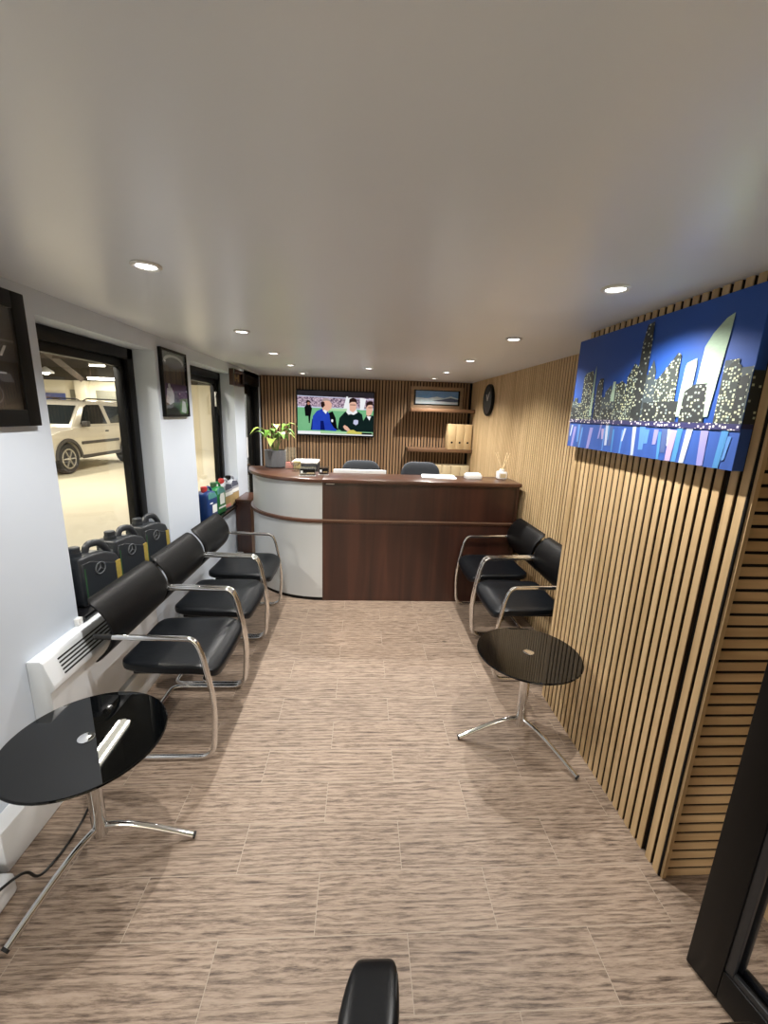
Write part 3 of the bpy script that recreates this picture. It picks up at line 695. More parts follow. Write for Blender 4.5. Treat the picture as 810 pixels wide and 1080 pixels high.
# card holders
def cardholder(label, loc, rz, w_):
    t = thing('card_holder', label, 'card holder', loc, rz, 'clear card holders on the counter')
    m = MB(); m.box(-w_, w_, .012, .015, 0, .075, M['acrylic']); m.box(-w_, w_, -.03, -.027, 0, .03, M['acrylic']); m.box(-w_, w_, -.03, .015, 0, .003, M['white_plastic']); m.build('acrylic_body', t)
    m = MB(); m.box(-w_ + .006, w_ - .006, -.012, .008, .003, .058, M['blackmatt']); m.build('card_stack', t)
    m = MB(); m.box(-w_ + .012, -w_ + .03, -.0135, -.0121, .022, .045, M['whitelabel']); m.build('card_emblem', t)
    m = MB(); m.box(-.005, w_ - .014, -.0135, -.0121, .02, .03, M['goldbrown']); m.build('card_print', t)
cardholder('wider clear card holder with black cards at the front edge of the curved top', (-.455, 3.57, ZT), .1, .07)
cardholder('smaller clear card holder with black cards near the white monitor', (-.325, 3.66, ZT), -.05, .045)
# papers, white box, diffuser
m = MB(); m.box(-.15, .15, -.11, .11, 0, .006, M['paper']); m.box(-.145, .15, -.108, .105, .006, .008, M['paper'], xf=Matrix.Rotation(.06, 4, 'Z'))
o = m.build('paper_stack'); o.location = (.70, 3.70, ZT); o.rotation_euler = (0, 0, -.12); tag(o, 'loose white papers lying on the counter top', 'papers')
t = thing('card_box', 'small white box on the counter between papers and reed diffuser', 'box', (1.0, 3.64, ZT), .05)
m = MB(); m.box(-.07, .07, -.045, .045, 0, .042, M['white_plastic'], .006); m.build('tray', t)
m = MB(); m.box(-.06, .06, -.035, .035, .042, .052, M['paper'], .002); m.build('card_stack', t)
t = thing('reed_diffuser', 'square reed diffuser bottle with five reeds at the counter end', 'diffuser', (1.272, 3.68, ZT))
m = MB(); m.box(-.04, .04, -.04, .04, 0, .068, M['white_plastic'], .008, 3); m.lathe([(.022, .066), (.022, .088), (.018, .09)], M['white_plastic'], n=20); m.build('bottle', t)
m = MB(); m.box(-.026, .026, -.0412, -.0405, .016, .05, M['kraft_pale']); m.build('label_print', t)
for (dx, dy) in ((-.06, .0), (-.035, .03), (.03, .02), (-.05, -.02), (.035, -.03)):
    m = MB(); m.tube([(dx * .1, dy * .1, .09), (dx * 1.25, dy * 1.25, .235)], .004, M['reed'], n=6); m.build('reed', t)

# on the desk behind
t = thing('desk_monitor', 'white backed monitor rising just above the counter top', 'monitor', (-.01, 4.02, .742))
m = MB(); m.box(-.255, .255, -.02, .015, .09, .352, M['white_plastic'], .008, 3); m.build('casing', t)
m = MB(); m.box(-.24, .24, .0145, .0165, .105, .34, M['tvblack']); m.build('screen', t)
m = MB(); m.box(-.03, .03, -.035, -.02, .0, .2, M['white_plastic'], .005); m.box(-.1, .1, -.08, .1, 0, .012, M['white_plastic'], .005); m.build('stand', t)
m = MB()
t = thing('desk_printer', 'black printer with white lid behind the leaflet holder', 'printer', (-.56, 4.28, .742))
m = MB(); m.box(-.13, .13, -.14, .14, 0, .375, M['darkplastic'], .012, 3); m.build('body', t)
m = MB(); m.box(-.128, .128, -.14, .14, .3755, .40, M['white_plastic'], .01, 3); m.build('lid', t)
m = MB(); m.box(-.1, .1, -.16, -.14, .06, .1, M['blackmatt'], .004); m.build('paper_tray', t)

def office_chair(label, loc, rz):
    t = thing('office_chair', label, 'chair', loc, rz, 'charcoal office chairs behind the counter')
    m = MB(); m.pad(.21, .035, .29, M['officegrey'], .45, .35, 40, 18, lambda p: Vector((p.x * (1 - .06 * max(0, p.z / .29)), p.y + .5 * p.x * p.x - .04 * p.z + .22, p.z + .875))); m.build('backrest', t)
    m = MB(); m.pad(.24, .235, .045, M['officegrey'], .5, .4, 40, 12, lambda p: Vector((p.x, p.y - .02, p.z + .46))); m.build('seat', t)
    m = MB(); m.tube([(0, .1, .415), (0, .27, .42), (0, .275, .75)], .016, M['darkplastic'], .06, flat=1.6); m.build('back_support', t)
    m = MB(); m.lathe([(.025, .07), (.025, .28), (.016, .285), (.016, .42)], M['darkplastic'], n=20); m.build('gas_lift', t)
    for k in range(5):
        a = 2 * PI * k / 5; ca, sa = math.cos(a), math.sin(a); m = MB(); m.tube([(.02 * ca, .02 * sa, .105), (.28 * ca, .28 * sa, .07)], .02, M['darkplastic'], n=10, taper=.014); lg = m.build('leg', t)
        m = MB(); m.lathe([(.027, -.02), (.03, -.012), (.03, .012), (.027, .02)], M['rubber'], (0, 0, 0), 18, axis='X', xf=Matrix.Translation((.28 * ca, .28 * sa, .031)) @ Matrix.Rotation(a, 4, 'Z')); m.build('caster', lg)
office_chair('charcoal office chair whose back shows behind the white monitor', (-.01, 4.42, 0), PI + .05)
office_chair('charcoal office chair whose back shows behind the loose papers', (.62, 4.42, 0), PI - .06)

# ------------------------------------------------------------------ back wall: television, shelves, binders, picture
TX0, TX1, TZ0, TZ1 = -.822, .157, 1.328, 1.892
t = thing('television', 'wall-mounted television showing a football match on the brown slats', 'television', (0, YB, TZ0))
m = MB(); m.box(TX0, TX1, -.055, -.015, 0, TZ1 - TZ0, M['tvblack'], .004); m.build('casing', t)
m = MB(); m.box(-.5, -.2, -.015, -.001, .17, .42, M['blackmatt']); m.build('wall_bracket', t)
EK = 1.0
E_ = lambda n, c, **k: emis('screen_' + n, s(*c), EK, **k)
sc = dict(grass=E_('grass', (96, 170, 118), col2=s(132, 190, 142), nscale=8), crowd=E_('crowd', (70, 48, 78), col2=s(214, 190, 204), nscale=75, voro=True), dark=E_('dark', (26, 24, 30), col2=s(50, 46, 50), nscale=12), blue=E_('blue', (30, 54, 168), col2=s(44, 76, 190), nscale=9), navy=E_('navy', (12, 24, 96)),
          green=E_('bottle_green', (22, 40, 38), col2=s(14, 26, 26), nscale=10), skin=E_('skin', (226, 178, 156)), skin2=E_('skin_shade', (178, 122, 100)), hair=E_('hair', (44, 28, 26)), grey=E_('grey_hair', (170, 150, 146)), white=E_('white', (236, 238, 240)), pale=E_('pale_green', (176, 214, 168)), yel=E_('yellow', (206, 196, 96)), rail=E_('rail', (196, 200, 226)), black=E_('black', (14, 15, 18)))
SX0, SX1, SZ0, SZ1 = TX0 + .014, TX1 - .014, .02, TZ1 - TZ0 - .014
scr = MB()
items = [
    ('dark', sq(0, .86, 1, 1)), ('crowd', sq(0, .62, 1, .88)), ('rail', [(0, .87), (1, .84), (1, .855), (0, .89)]), ('grass', sq(0, .06, 1, .64)), ('rail', [(0, .62), (1, .6), (1, .63), (0, .65)]), ('pale', sq(.42, .56, .72, .62)),
    ('white', [(.60, .62), (.64, .9), (.66, .9), (.66, .62)]), ('white', [(.82, .6), (.82, .88), (.9, .86), (.87, .6)]), ('white', [(.66, .58), (.66, .86), (.72, .88), (.74, .6)]),
    # far figure
    ('black', [(.10, .42), (.09, .62), (.12, .7), (.16, .7), (.19, .6), (.17, .42), (.16, .26), (.145, .26), (.14, .42)]), ('hair', ell(.14, .74, .028, .05)), ('skin2', ell(.145, .71, .018, .035)),
    # navy figure behind
    ('black', [(.40, .14), (.40, .5), (.46, .55), (.50, .4), (.52, .16), (.56, .12), (.4, .1)]), ('white', ell(.455, .33, .014, .035)),
    # figure in blue jacket
    ('navy', [(.17, .1), (.19, .36), (.26, .38), (.27, .1)]), ('blue', [(.19, .1), (.20, .42), (.25, .54), (.32, .6), (.38, .58), (.42, .46), (.43, .3), (.48, .16), (.52, .12), (.50, .09), (.4, .1)]), ('navy', [(.30, .1), (.30, .32), (.34, .32), (.36, .1)]),
    ('skin', [(.325, .58), (.32, .72), (.35, .8), (.41, .8), (.45, .72), (.445, .62), (.40, .54), (.36, .54)]), ('hair', [(.305, .7), (.31, .76), (.35, .76), (.36, .68), (.33, .62), (.31, .64)]), ('grey', [(.31, .76), (.34, .84), (.40, .84), (.43, .78), (.38, .79), (.35, .78)]), ('white', [(.33, .56), (.37, .48), (.39, .54), (.36, .58)]),
    # central dark-shirted figure
    ('green', [(.53, .16), (.55, .4), (.62, .54), (.70, .6), (.78, .58), (.85, .5), (.87, .34), (.86, .09), (.58, .09)]), ('white', [(.64, .54), (.65, .62), (.71, .58), (.77, .62), (.79, .54), (.74, .48), (.7, .5), (.67, .48)]), ('skin', [(.685, .58), (.68, .74), (.71, .8), (.75, .8), (.775, .74), (.77, .6), (.73, .54)]), ('hair', [(.675, .74), (.68, .84), (.72, .88), (.77, .85), (.785, .74), (.76, .78), (.71, .78)]), ('hair', sq(.69, .705, .765, .72)), ('rail', [(.735, .28), (.74, .36), (.77, .37), (.80, .36), (.80, .28), (.77, .24)]), ('skin', [(.60, .2), (.62, .24), (.66, .2), (.70, .12), (.67, .08), (.62, .14)]),
    # right-hand dark figure
    ('green', [(.86, .09), (.87, .36), (.91, .48), (1, .48), (1, .09)]), ('skin', [(.905, .5), (.905, .68), (.94, .74), (.98, .74), (.99, .6), (.97, .5), (.93, .46)]), ('hair', [(.9, .66), (.9, .76), (.94, .82), (.99, .8), (1, .7), (.97, .73), (.93, .72)]), ('white', [(.91, .46), (.95, .36), (.97, .46)]), ('hair', sq(.93, .655, .98, .67)),
    ('pale', sq(0, .03, 1, .075)), ('white', sq(0, .02, .3, .075)), ('yel', [(.64, .04), (.68, .12), (.74, .13), (.78, .09), (.86, .08), (.86, .03)]), ('white', sq(0, 0, 1, .025)), ('black', sq(.85, .03, .99, .07))]
for i, (k, pts) in enumerate(items):
    scr.poly([(SX0 + u * (SX1 - SX0), -.0556 - .00012 * i, SZ0 + v * (SZ1 - SZ0)) for u, v in pts], sc[k])
scr.build('screen', t)

def shelf(label, x0, x1, z0, z1):
    m = MB(); m.box(x0, x1, YB - .235, YB, z0, z1, M['shelfwood'], .003); return tag(m.build('wall_shelf'), label, 'shelf', 'floating shelves on the slatted wall')
shelf('upper floating wooden shelf carrying the framed landscape', .60, XR, 1.672, 1.715)
shelf('middle floating wooden shelf carrying three kraft binders', .585, XR, 1.178, 1.222)
shelf('lowest floating wooden shelf holding the pale binders, mostly behind the counter', .62, XR, .66, .70)
# framed landscape on the upper shelf
t = thing('framed_picture', 'wood framed blue landscape picture standing on the upper shelf', 'picture', (.945, YB - .035, 1.715))
m = MB(); hw_ = .335; h_ = .268; bw = .04
for b_ in ((-hw_, -hw_ + bw, 0, h_), (hw_ - bw, hw_, 0, h_), (-hw_ + bw, hw_ - bw, 0, bw), (-hw_ + bw, hw_ - bw, h_ - bw, h_)): m.box(b_[0], b_[1], -.02, .02, b_[2], b_[3], M['oakframe'], .003)
m.build('frame', t)
m = MB(); bb = [(M['blackmatt'], sq(0, 0, 1, 1)), (mat('print_sky_blue', s(104, 156, 214), .5, noise=.25, nscale=9), sq(.04, .09, .96, .93)), (mat('print_snow', s(200, 222, 242), .5, noise=.3, nscale=14), [(.04, .09), (.96, .09), (.96, .5), (.8, .62), (.66, .5), (.5, .58), (.3, .46), (.04, .5)]), (mat('print_ridge', s(70, 92, 128), .5, noise=.4, nscale=16), [(.4, .3), (.62, .4), (.8, .52), (.96, .42), (.96, .26), (.7, .24)]), (mat('print_white_foam', s(214, 224, 232), .5, noise=.15, nscale=20), [(.04, .12), (.96, .12), (.96, .22), (.6, .28), (.3, .2), (.04, .26)])]
for i, (mm, pts) in enumerate(bb): m.poly([(-hw_ + bw + u * (2 * hw_ - 2 * bw), -.006 - .0005 * i, bw + v * (h_ - 2 * bw)) for u, v in pts], mm)
m.build('print', t)
m = MB(); m.box(-hw_ + bw, hw_ - bw, -.014, -.012, bw, h_ - bw, M['glass']); m.build('glazing', t)
# binders
def binder(label, x, z, mt, h_=.31, w_=.098, group='kraft binders on the middle shelf'):
    t = thing('ring_binder', label, 'binder', (x, YB - .125, z), 0, group)
    m = MB(); m.box(0, w_, -.10, .10, 0, h_, mt, .003); m.build('cover', t)
    m = MB(); m.lathe([(.006, -.1005), (.013, -.1005), (.013, -.1022), (.006, -.1022)], M['blackmatt'], (w_ / 2, 0, .085), 20, axis='Y', cap=False); m.lathe([(.007, -.1002), (.007, -.1008)], M['blackmatt'], (w_ / 2, 0, .085), 16, axis='Y'); m.build('finger_ring', t)
for i, lb in enumerate(('kraft binder at the open end of the middle shelf', 'middle kraft binder of the three on the middle shelf', 'kraft binder of three, against the oak side wall')):
    binder(lb, 1.085 + i * .1005, 1.222, M['kraft'])
for i, lb in enumerate(('pale binder just above the counter, hidden most by the office chair', 'second pale binder from the office chair, just above the counter', 'third pale binder from the office chair, just above the counter', 'fourth pale binder from the office chair, just above the counter', 'pale binder on the lowest shelf, against the oak side wall')):
    binder(lb, .80 + i * .1175, .70, M['kraft_pale'], .315, .112, 'pale binders on the lowest shelf')

# oval wall clock
t = thing('wall_clock', 'black round wall clock with white hands on the oak slats', 'clock', (XR, 4.66, 1.812))
m = MB(); m.lathe([(.165, 0), (.17, -.004), (.17, -.024), (.162, -.032), (.15, -.032), (.148, -.026), (.002, -.026)], M['blackmatt'], n=48, axis='X'); m.build('case', t)
m = MB(); m.lathe([(.147, -.0262), (.147, -.0275), (.002, -.0275)], M['clockblack'], n=48, axis='X'); m.build('dial', t)
for nm, a, l, wd in (('hour_hand', math.radians(60), .07, .006), ('minute_hand', math.radians(130), .11, .0045)):
    m = MB(); m.tube([(-.0305, 0, 0), (-.0305, l * math.cos(a) * 1, l * math.sin(a))], wd, M['white_plastic'], n=6, flat=.3); m.build(nm, t)
m = MB(); m.lathe([(.009, -.0275), (.009, -.033), (.004, -.034)], M['white_plastic'], n=16, axis='X'); m.build('hub', t)

# ------------------------------------------------------------------ skyline canvas
CY0, CY1, CZ0, CZ1 = 1.163, 2.172, 1.493, 2.008; CT = .036
t = thing('skyline_canvas', 'large blue canvas of a lit city skyline over water on the slatted box', 'picture', (BX, 0, CZ0))
m = MB(); sky = mat('paint_blue_sky', s(28, 74, 156), .6, noise=.10, nscale=2.5)
m.box(-CT, -.001, CY0, CY1, 0, CZ1 - CZ0, sky, .003); m.build('canvas_body', t)
bl = speckle('paint_tower', s(52, 58, 56), (s(206, 208, 160), s(150, 170, 164)), 92, .42, stretch=(1, 1, 1.15)); bl2 = speckle('paint_tower_dark', s(40, 44, 44), (s(190, 194, 160), s(130, 142, 142)), 84, .55, stretch=(1, .9, 1.1)); bl3 = speckle('paint_tower_far', s(62, 72, 76), (s(196, 194, 140), s(160, 178, 172)), 100, .38)
pt = mat('paint_pale_tower', s(160, 184, 162), .6, noise=.15, nscale=60, stretch=(1, 1, 4)); wat = mat('paint_water', s(48, 82, 156), .6, noise=.25, nscale=10, stretch=(1, 3, .4)); wl_ = [mat('paint_reflection_%s' % n_, s(*c_), .6, noise=.12, nscale=30, stretch=(1, 3, .4)) for n_, c_ in (('sky', (84, 132, 196)), ('lilac', (138, 134, 190)), ('white', (176, 186, 206)), ('teal', (70, 130, 184)), ('slate', (74, 92, 140)), ('rose', (166, 148, 184)))]
shore = speckle('paint_shore', s(44, 44, 86), (s(226, 224, 206), s(206, 196, 216)), 90, .55, stretch=(1, 1, 1)); rng = random.Random(11)
items = []   # (u from the far end toward the camera, v up)
items.append((wat, sq(0, 0, 1, .235)))
cols = 0
u = .004
while u < .99:
    wd = rng.uniform(.008, .035); v1 = rng.uniform(.19, .232); v0 = rng.choice([0, 0, 0, .05, .1]); mm = rng.choice(wl_ + [wl_[0], wl_[4]]); k_ = rng.uniform(-.012, .012)
    if rng.random() < .62: items.append((mm, [(u + k_, v0), (min(u + wd * .8 + k_, .995), v0 + .004), (min(u + wd, .995), v1), (u, v1)]))
    u += wd
far = [(0, .02, .44), (.02, .05, .47), (.05, .09, .42), (.17, .2, .5), (.24, .3, .46), (.30, .36, .52), (.36, .42, .56), (.55, .6, .6), (.6, .64, .56), (.66, .7, .6), (.9, .95, .62), (.95, 1, .57)]
for a, b_, h_ in far: items.append((bl3, sq(a, .25, b_, h_)))
items += [(bl, [(.085, .25), (.09, .66), (.105, .69), (.165, .70), (.175, .66), (.18, .25)]), (pt, [(.178, .3), (.183, .7), (.187, .74), (.19, .7), (.195, .3)]), (bl2, [(.21, .25), (.215, .56), (.235, .62), (.262, .62), (.27, .25)]),
          (bl3, [(.28, .25), (.29, .5), (.33, .56), (.345, .25)]), (pt, [(.335, .42), (.34, .58), (.358, .58), (.362, .42)]), (bl, [(.37, .25), (.372, .55), (.4, .58), (.43, .55), (.435, .25)]),
          (bl, [(.43, .25), (.435, .6), (.47, .7), (.5, .66), (.51, .25)]), (bl2, [(.485, .25), (.50, .85), (.512, .96), (.548, .97), (.552, .85), (.55, .25)]), (bl3, [(.55, .25), (.56, .62), (.58, .7), (.6, .62), (.61, .25)]),
          (bl, [(.61, .25), (.615, .56), (.66, .64), (.7, .72), (.715, .7), (.72, .25)]), (pt, [(.735, .3), (.745, .62), (.75, .64), (.788, .66), (.792, .62), (.785, .3)]), (pt, [(.80, .3), (.812, .72), (.835, .79), (.875, .86), (.902, .88), (.9, .8), (.875, .3)]),
          (bl2, [(.755, .25), (.76, .46), (.8, .5), (.85, .5), (.862, .25)]), (bl, [(.90, .25), (.905, .56), (.935, .62), (.96, .58), (.965, .25)]), (bl2, [(.96, .25), (.963, .52), (.995, .53), (.995, .25)]), (bl2, sq(0, .25, .09, .38)), (bl2, sq(.28, .25, .36, .36)), (bl2, sq(.56, .25, .74, .40)), (shore, [(0, .235), (1, .225), (1, .262), (0, .268)])]
m = MB()
for i, (mm, pts) in enumerate(items): m.poly([(-CT - .0004 - .00006 * i, CY1 - uu * (CY1 - CY0), v * (CZ1 - CZ0)) for uu, v in pts], mm)
# painted near edge of the canvas
for i, (mm, z0, z1) in enumerate(((wat, 0, .235), (shore, .235, .262), (bl2, .262, .55))):
    m.poly([(x_, CY0 - .0004, z_ * (CZ1 - CZ0)) for x_, z_ in ((-CT, z0), (-.002, z0), (-.002, z1), (-CT, z1))], mm)
m.build('painting', t)

# ------------------------------------------------------------------ black leather armchair in the foreground (its arm enters the frame)
t = thing('leather_armchair', 'black leather armchair in the foreground, only its padded arm tip in view', 'armchair', (.047, .566, 0), -.17)
def arm_fn(cx):
    def g_(p):
        q = p.copy(); yy = q.y / .215
        k = 1 + .12 * (-yy) if yy < 0.5 else .94 - .20 * ((yy - .5) / .5) ** 2
        q.x *= k
        q.z -= .012 * max(0, yy - .3) ** 2 / .3
        q.y += .16 * q.x
        return q + Vector((cx, -.215, .635))
    return g_
for cx in (0, .62):
    m = MB(); m.pad(.054, .215, .030, M['leather'], .42, .22, 56, 18, arm_fn(cx)); ar = m.build('arm_pad', t)
    sx_ = 1 if cx == 0 else -1
    m = MB(); m.tube([(cx + sx_ * .054, -.40, .655), (cx + sx_ * .048, -.15, .655), (cx + sx_ * .041, -.03, .652)], .0022, M['rubber'], n=6); m.build('piping', ar)
    m = MB(); m.tube([(cx, -.13, .61), (cx, -.12, .42), (cx + sx_ * .06, -.20, .36)], .018, M['darkplastic'], .06, flat=1.6); m.build('arm_support', t)
m = MB(); m.pad(.25, .24, .055, M['leather'], .5, .35, 40, 14, lambda p: Vector((p.x + .31, p.y - .40, p.z + .45))); m.build('seat', t)
m = MB(); m.pad(.25, .05, .33, M['leather'], .5, .35, 40, 14, lambda p: Vector((p.x + .31, p.y - .66 - .2 * (p.z), p.z + .82))); m.build('backrest', t)
m = MB(); m.box(.13, .49, -.58, -.22, .385, .40, M['darkplastic'], .004); m.lathe([(.03, .07), (.03, .39)], M['darkplastic'], (.31, -.4, 0), 18); m.build('pedestal', t)
for k in range(5):
    a = 2 * PI * k / 5 + PI * .5 + PI; ca, sa = math.cos(a), math.sin(a); m = MB(); m.tube([(.31, -.4, .10), (.31 + .26 * ca, -.4 + .26 * sa, .07)], .02, M['darkplastic'], n=10, taper=.014); lg = m.build('leg', t)
    m = MB(); m.lathe([(.027, -.02), (.03, -.012), (.03, .012), (.027, .02)], M['rubber'], (0, 0, 0), 18, axis='X', xf=Matrix.Translation((.31 + .26 * ca, -.4 + .26 * sa, .031)) @ Matrix.Rotation(a, 4, 'Z')); m.build('caster', lg)

# ------------------------------------------------------------------ garage beyond the windows
GX0, GX1, GY0, GY1, GZ = -14., XO, -6., 17., 3.25
m = MB(); m.box(GX0, GX1, GY0, GY1, -.08, -.002, M['concrete']); m.box(GX1, 4., GY0, YF - .1, -.08, -.002, M['concrete']); struct(m.build('floor_garage'), 'pale painted concrete floor of the garage outside', 'floor')
m = MB(); m.box(GX0, GX1, GY0, GY1, GZ, GZ + .1, M['garageroof']); m.box(GX1, 4., GY0, YF - .1, GZ, GZ + .1, M['garageroof'])
struct(m.build('ceiling_garage'), 'dark sheet roof of the garage outside', 'ceiling')
m = MB(); m.box(GX0, GX1, GY1, GY1 + .1, 0, 2.48, M['creamwall']); m.box(GX0, GX1, GY1, GY1 + .1, 2.48, GZ, M['garageroof']); struct(m.build('wall_garage_far'), 'cream far wall of the garage outside', 'wall')
m = MB(); m.box(-10.75, -10.35, GY1 - .25, GY1, 0, 2.48, M['creamwall'], .01); struct(m.build('column_garage'), 'cream pillar on the far garage wall', 'pillar')
m = MB(); m.box(GX0 - .1, GX0, GY0, GY1, 0, GZ, M['creamwall']); struct(m.build('wall_garage_left'), 'cream side wall of the garage', 'wall')
m = MB(); m.box(GX0, 4., GY0 - .1, GY0, 0, GZ, M['creamwall']); m.box(4., 4.1, GY0, YF - .1, 0, GZ, M['creamwall']); m.box(GX1, 4., YF - .1, YF - .0, ZC + .08, GZ, M['creamwall']); struct(m.build('wall_garage_near'), 'cream wall of the garage behind the added opening', 'wall')
m = MB(); m.box(GX1, GX1 + .1, YB + .13, GY1, 0, GZ, M['creamwall']); struct(m.build('wall_garage_right'), 'cream wall of the garage past the office', 'wall')
def roof_beam(label, pts):
    m = MB(); m.tube(pts, .12, M['beam'], n=4); tag(m.build('roof_truss'), label, 'truss', 'garage roof trusses')
roof_beam('brown sloping roof truss member above the parked car', [(-8.6, 12, 3.18), (-10.0, 16, 2.5)])
roof_beam('brown level roof beam crossing above the parked car', [(-13.5, 13.2, 3.0), (-2, 13.2, 3.0)])
m = MB(); m.box(-11.05, -10.8, GY1 - .05, GY1, 1.2, 2.15, M['shutter']); tag(m.build('wall_panel'), 'grey panel on the cream garage wall just left of the pillar', 'panel')
m = MB()
m.box(-10.1, -9.3, GY1 - .06, GY1, 0, 2.15, M['shutter'])
for k in range(20): m.box(-10.08, -9.32, GY1 - .068, GY1 - .06, .06 + k * .105, .14 + k * .105, M['shutter'])
tag(m.build('roller_shutter'), 'grey roller shutter in the cream wall behind the car', 'shutter')
m = MB(); m.box(-12.3, -11.25, GY1 - .06, GY1 - .02, 1.5, 2.0, M['banner']); m.poly([(-12.25, GY1 - .061, 1.56), (-11.3, GY1 - .061, 1.56), (-11.3, GY1 - .061, 1.74), (-11.6, GY1 - .061, 1.82), (-12.0, GY1 - .061, 1.71)], M['beam']); tag(m.build('garage_poster'), 'blue landscape poster on the garage wall above the car roof', 'poster')
GLP = 78.
def strip(label, x0, y0, x1, y1, z, e=1., rad=.028, col=(1, .93, .79)):
    c_ = Vector(((x0 + x1) / 2, (y0 + y1) / 2, z)); d_ = Vector((x1 - x0, y1 - y0, 0)); ln = d_.length; a = math.atan2(d_.y, d_.x)
    t = thing('strip_light', label, 'strip light', c_, a, 'garage strip lights')
    m = MB(); m.box(-ln / 2 - .02, ln / 2 + .02, -.045, .045, .03, .075, M['white_plastic'], .006); m.build('batten', t)
    if z < 3:
        m = MB(); m.tube([(-ln * .4, 0, .07), (-ln * .4, 0, GZ - z)], .006, M['beam'], n=6); m.tube([(ln * .4, 0, .07), (ln * .4, 0, GZ - z)], .006, M['beam'], n=6); m.build('hanger', t)
    m = MB(); m.tube([(-ln / 2, 0, 0), (ln / 2, 0, 0)], rad, M['tube'], n=14); m.build('tube', t)
    if e:
        ld = bpy.data.lights.new('strip_lamp', 'AREA'); ld.shape = 'RECTANGLE'; ld.size = ln; ld.size_y = .12; ld.energy = GLP * e; ld.color = col
        lo = bpy.data.objects.new('strip_lamp', ld); COL.objects.link(lo); lo.parent = t; lo.location = (0, 0, -.035)
strip('fluorescent strip light in the garage nearest the office window', -2.53, 3.45, -2.55, 4.08, 2.8, 1., .055)
strip('added out-of-view strip light brightening the window reveals from the garage side', -3.3, .2, -3.3, 1.6, 3.14, 2.6)  # extra unseen lamp added to brighten the window reveals
strip('added fill strip light outside the opening behind the camera', -.6, -3.2, .8, -3.2, 3.14, 1.7, .028, (1, .97, .92))  # unseen lamp added behind the camera to lift the ceiling and room
strip('added fill strip light further out from the opening behind the camera', -.6, -4.9, .8, -4.9, 3.14, 1.7, .028, (1, .97, .92))  # second unseen fill lamp added beyond the opening
strip('long bright strip light in the garage, above the car tailgate', -9.75, 16, -8.75, 16, 2.50, 1.2)
strip('short strip light high in the garage above the long bright one', -9.4, 15.6, -8.9, 15.6, 2.93, .8)
strip('strip light over the garage floor between office and car', -4.6, 7.5, -4.6, 8.9, 3.14, 2.2)
strip('strip light over the far open part of the garage floor', -4.6, 12.5, -4.6, 13.9, 3.14, 2.2)
strip('strip light over the bonnet of the parked car', -7.8, 8.6, -7.8, 10, 3.14, 1.6)
strip('strip light beyond the car against the side wall', -11.6, 12.0, -11.6, 13.4, 3.14, 1.6)
t = thing('dome_lamp', 'round lamp hanging from the garage roof left of the truss', 'lamp', (-10.75, 15.4, 2.62))
m = MB(); m.lathe([(.02, .2), (.05, .18), (.22, .06), (.24, .0), (.235, .0), (.21, .05), (.04, .16)], M['white_plastic'], n=28, cap=False); m.build('lamp_shade', t)
m = MB(); m.lathe([(.03, .12), (.1, .06), (.12, .0), (.08, -.05), (.01, -.07)], M['tube'], n=20); m.build('bulb', t)
m = MB(); m.tube([(0, 0, .2), (0, 0, GZ - 2.62)], .012, M['beam'], n=8); m.build('rod', t)

# parked car (front toward -Y)
t = thing('parked_car', 'silver three-door off-road car parked in the garage beyond the window', 'car', (-7.72, 9.42, 0))
W2_ = .87
def lerp(a, b, k): return a + (b - a) * k
m = MB()
prof = [(.02, .42), (.0, .62), (.06, .80), (.16, .90), (.5, .99), (.98, 1.05), (1.1, 1.08), (4.1, 1.12), (4.2, 1.0), (4.24, .7), (4.2, .42)]
# body outline with wheel arches
def arch(cx, r, n=10): return [(cx + r * math.cos(PI * k / n), .36 + r * math.sin(PI * k / n)) for k in range(n + 1)]
outline = [(4.2, .42)] + [(4.24, .7), (4.2, 1.0), (4.1, 1.12), (1.1, 1.08), (.98, 1.05), (.5, .99), (.16, .90), (.06, .80), (.0, .62), (.02, .38)]
bottom = [(.30, .34)] + list(reversed(arch(.78, .40))) + [(1.2, .33), (2.9, .33)] + list(reversed(arch(3.34, .40))) + [(3.78, .36)]
m.prism(outline + bottom, 'X', -W2_, W2_, M['carpaint'], .03, 2); m.build('body', t)
# cabin
m = MB(); cab = [(1.05, 1.06), (1.62, 1.60), (1.80, 1.68), (2.6, 1.72), (3.9, 1.70), (4.02, 1.62), (4.14, 1.1)]
b = bmesh.new(); V0 = []; V1 = []
for y_, z_ in cab:
    wv = lerp(.83, .66, (z_ - 1.06) / .66); V0.append(b.verts.new((wv, y_, z_))); V1.append(b.verts.new((-wv, y_, z_)))
b.faces.new(V0); b.faces.new(list(reversed(V1)))
for i in range(len(cab)): b.faces.new([V0[i], V1[i], V1[(i + 1) % len(cab)], V0[(i + 1) % len(cab)]])
bmesh.ops.recalc_face_normals(b, faces=b.faces); bmesh.ops.bevel(b, geom=list(b.edges), offset=.03, segments=2, profile=.5, affect='EDGES'); m.merge(b, M['carpaint'], True); m.build('cabin', t)
def side_glass(pts, name):
    m = MB()
    for sx in (1, -1):
        m.poly([(sx * (lerp(.83, .66, (z_ - 1.06) / .66) + .004), y_, z_) for y_, z_ in pts], M['carglass'])
    m.build(name, t)
side_glass([(1.38, 1.14), (1.75, 1.55), (1.9, 1.61), (2.42, 1.62), (2.50, 1.13)], 'door_window')
side_glass([(2.66, 1.14), (2.60, 1.60), (3.72, 1.58), (3.95, 1.15)], 'rear_side_window')
m = MB(); m.poly([(.72, 1.12, 1.1265 + .006 + .02), (-.72, 1.12, 1.1265 + .026), (-.63, 1.58, 1.585), (.63, 1.58, 1.585)], M['carglass']); m.build('windscreen', t)
m = MB()
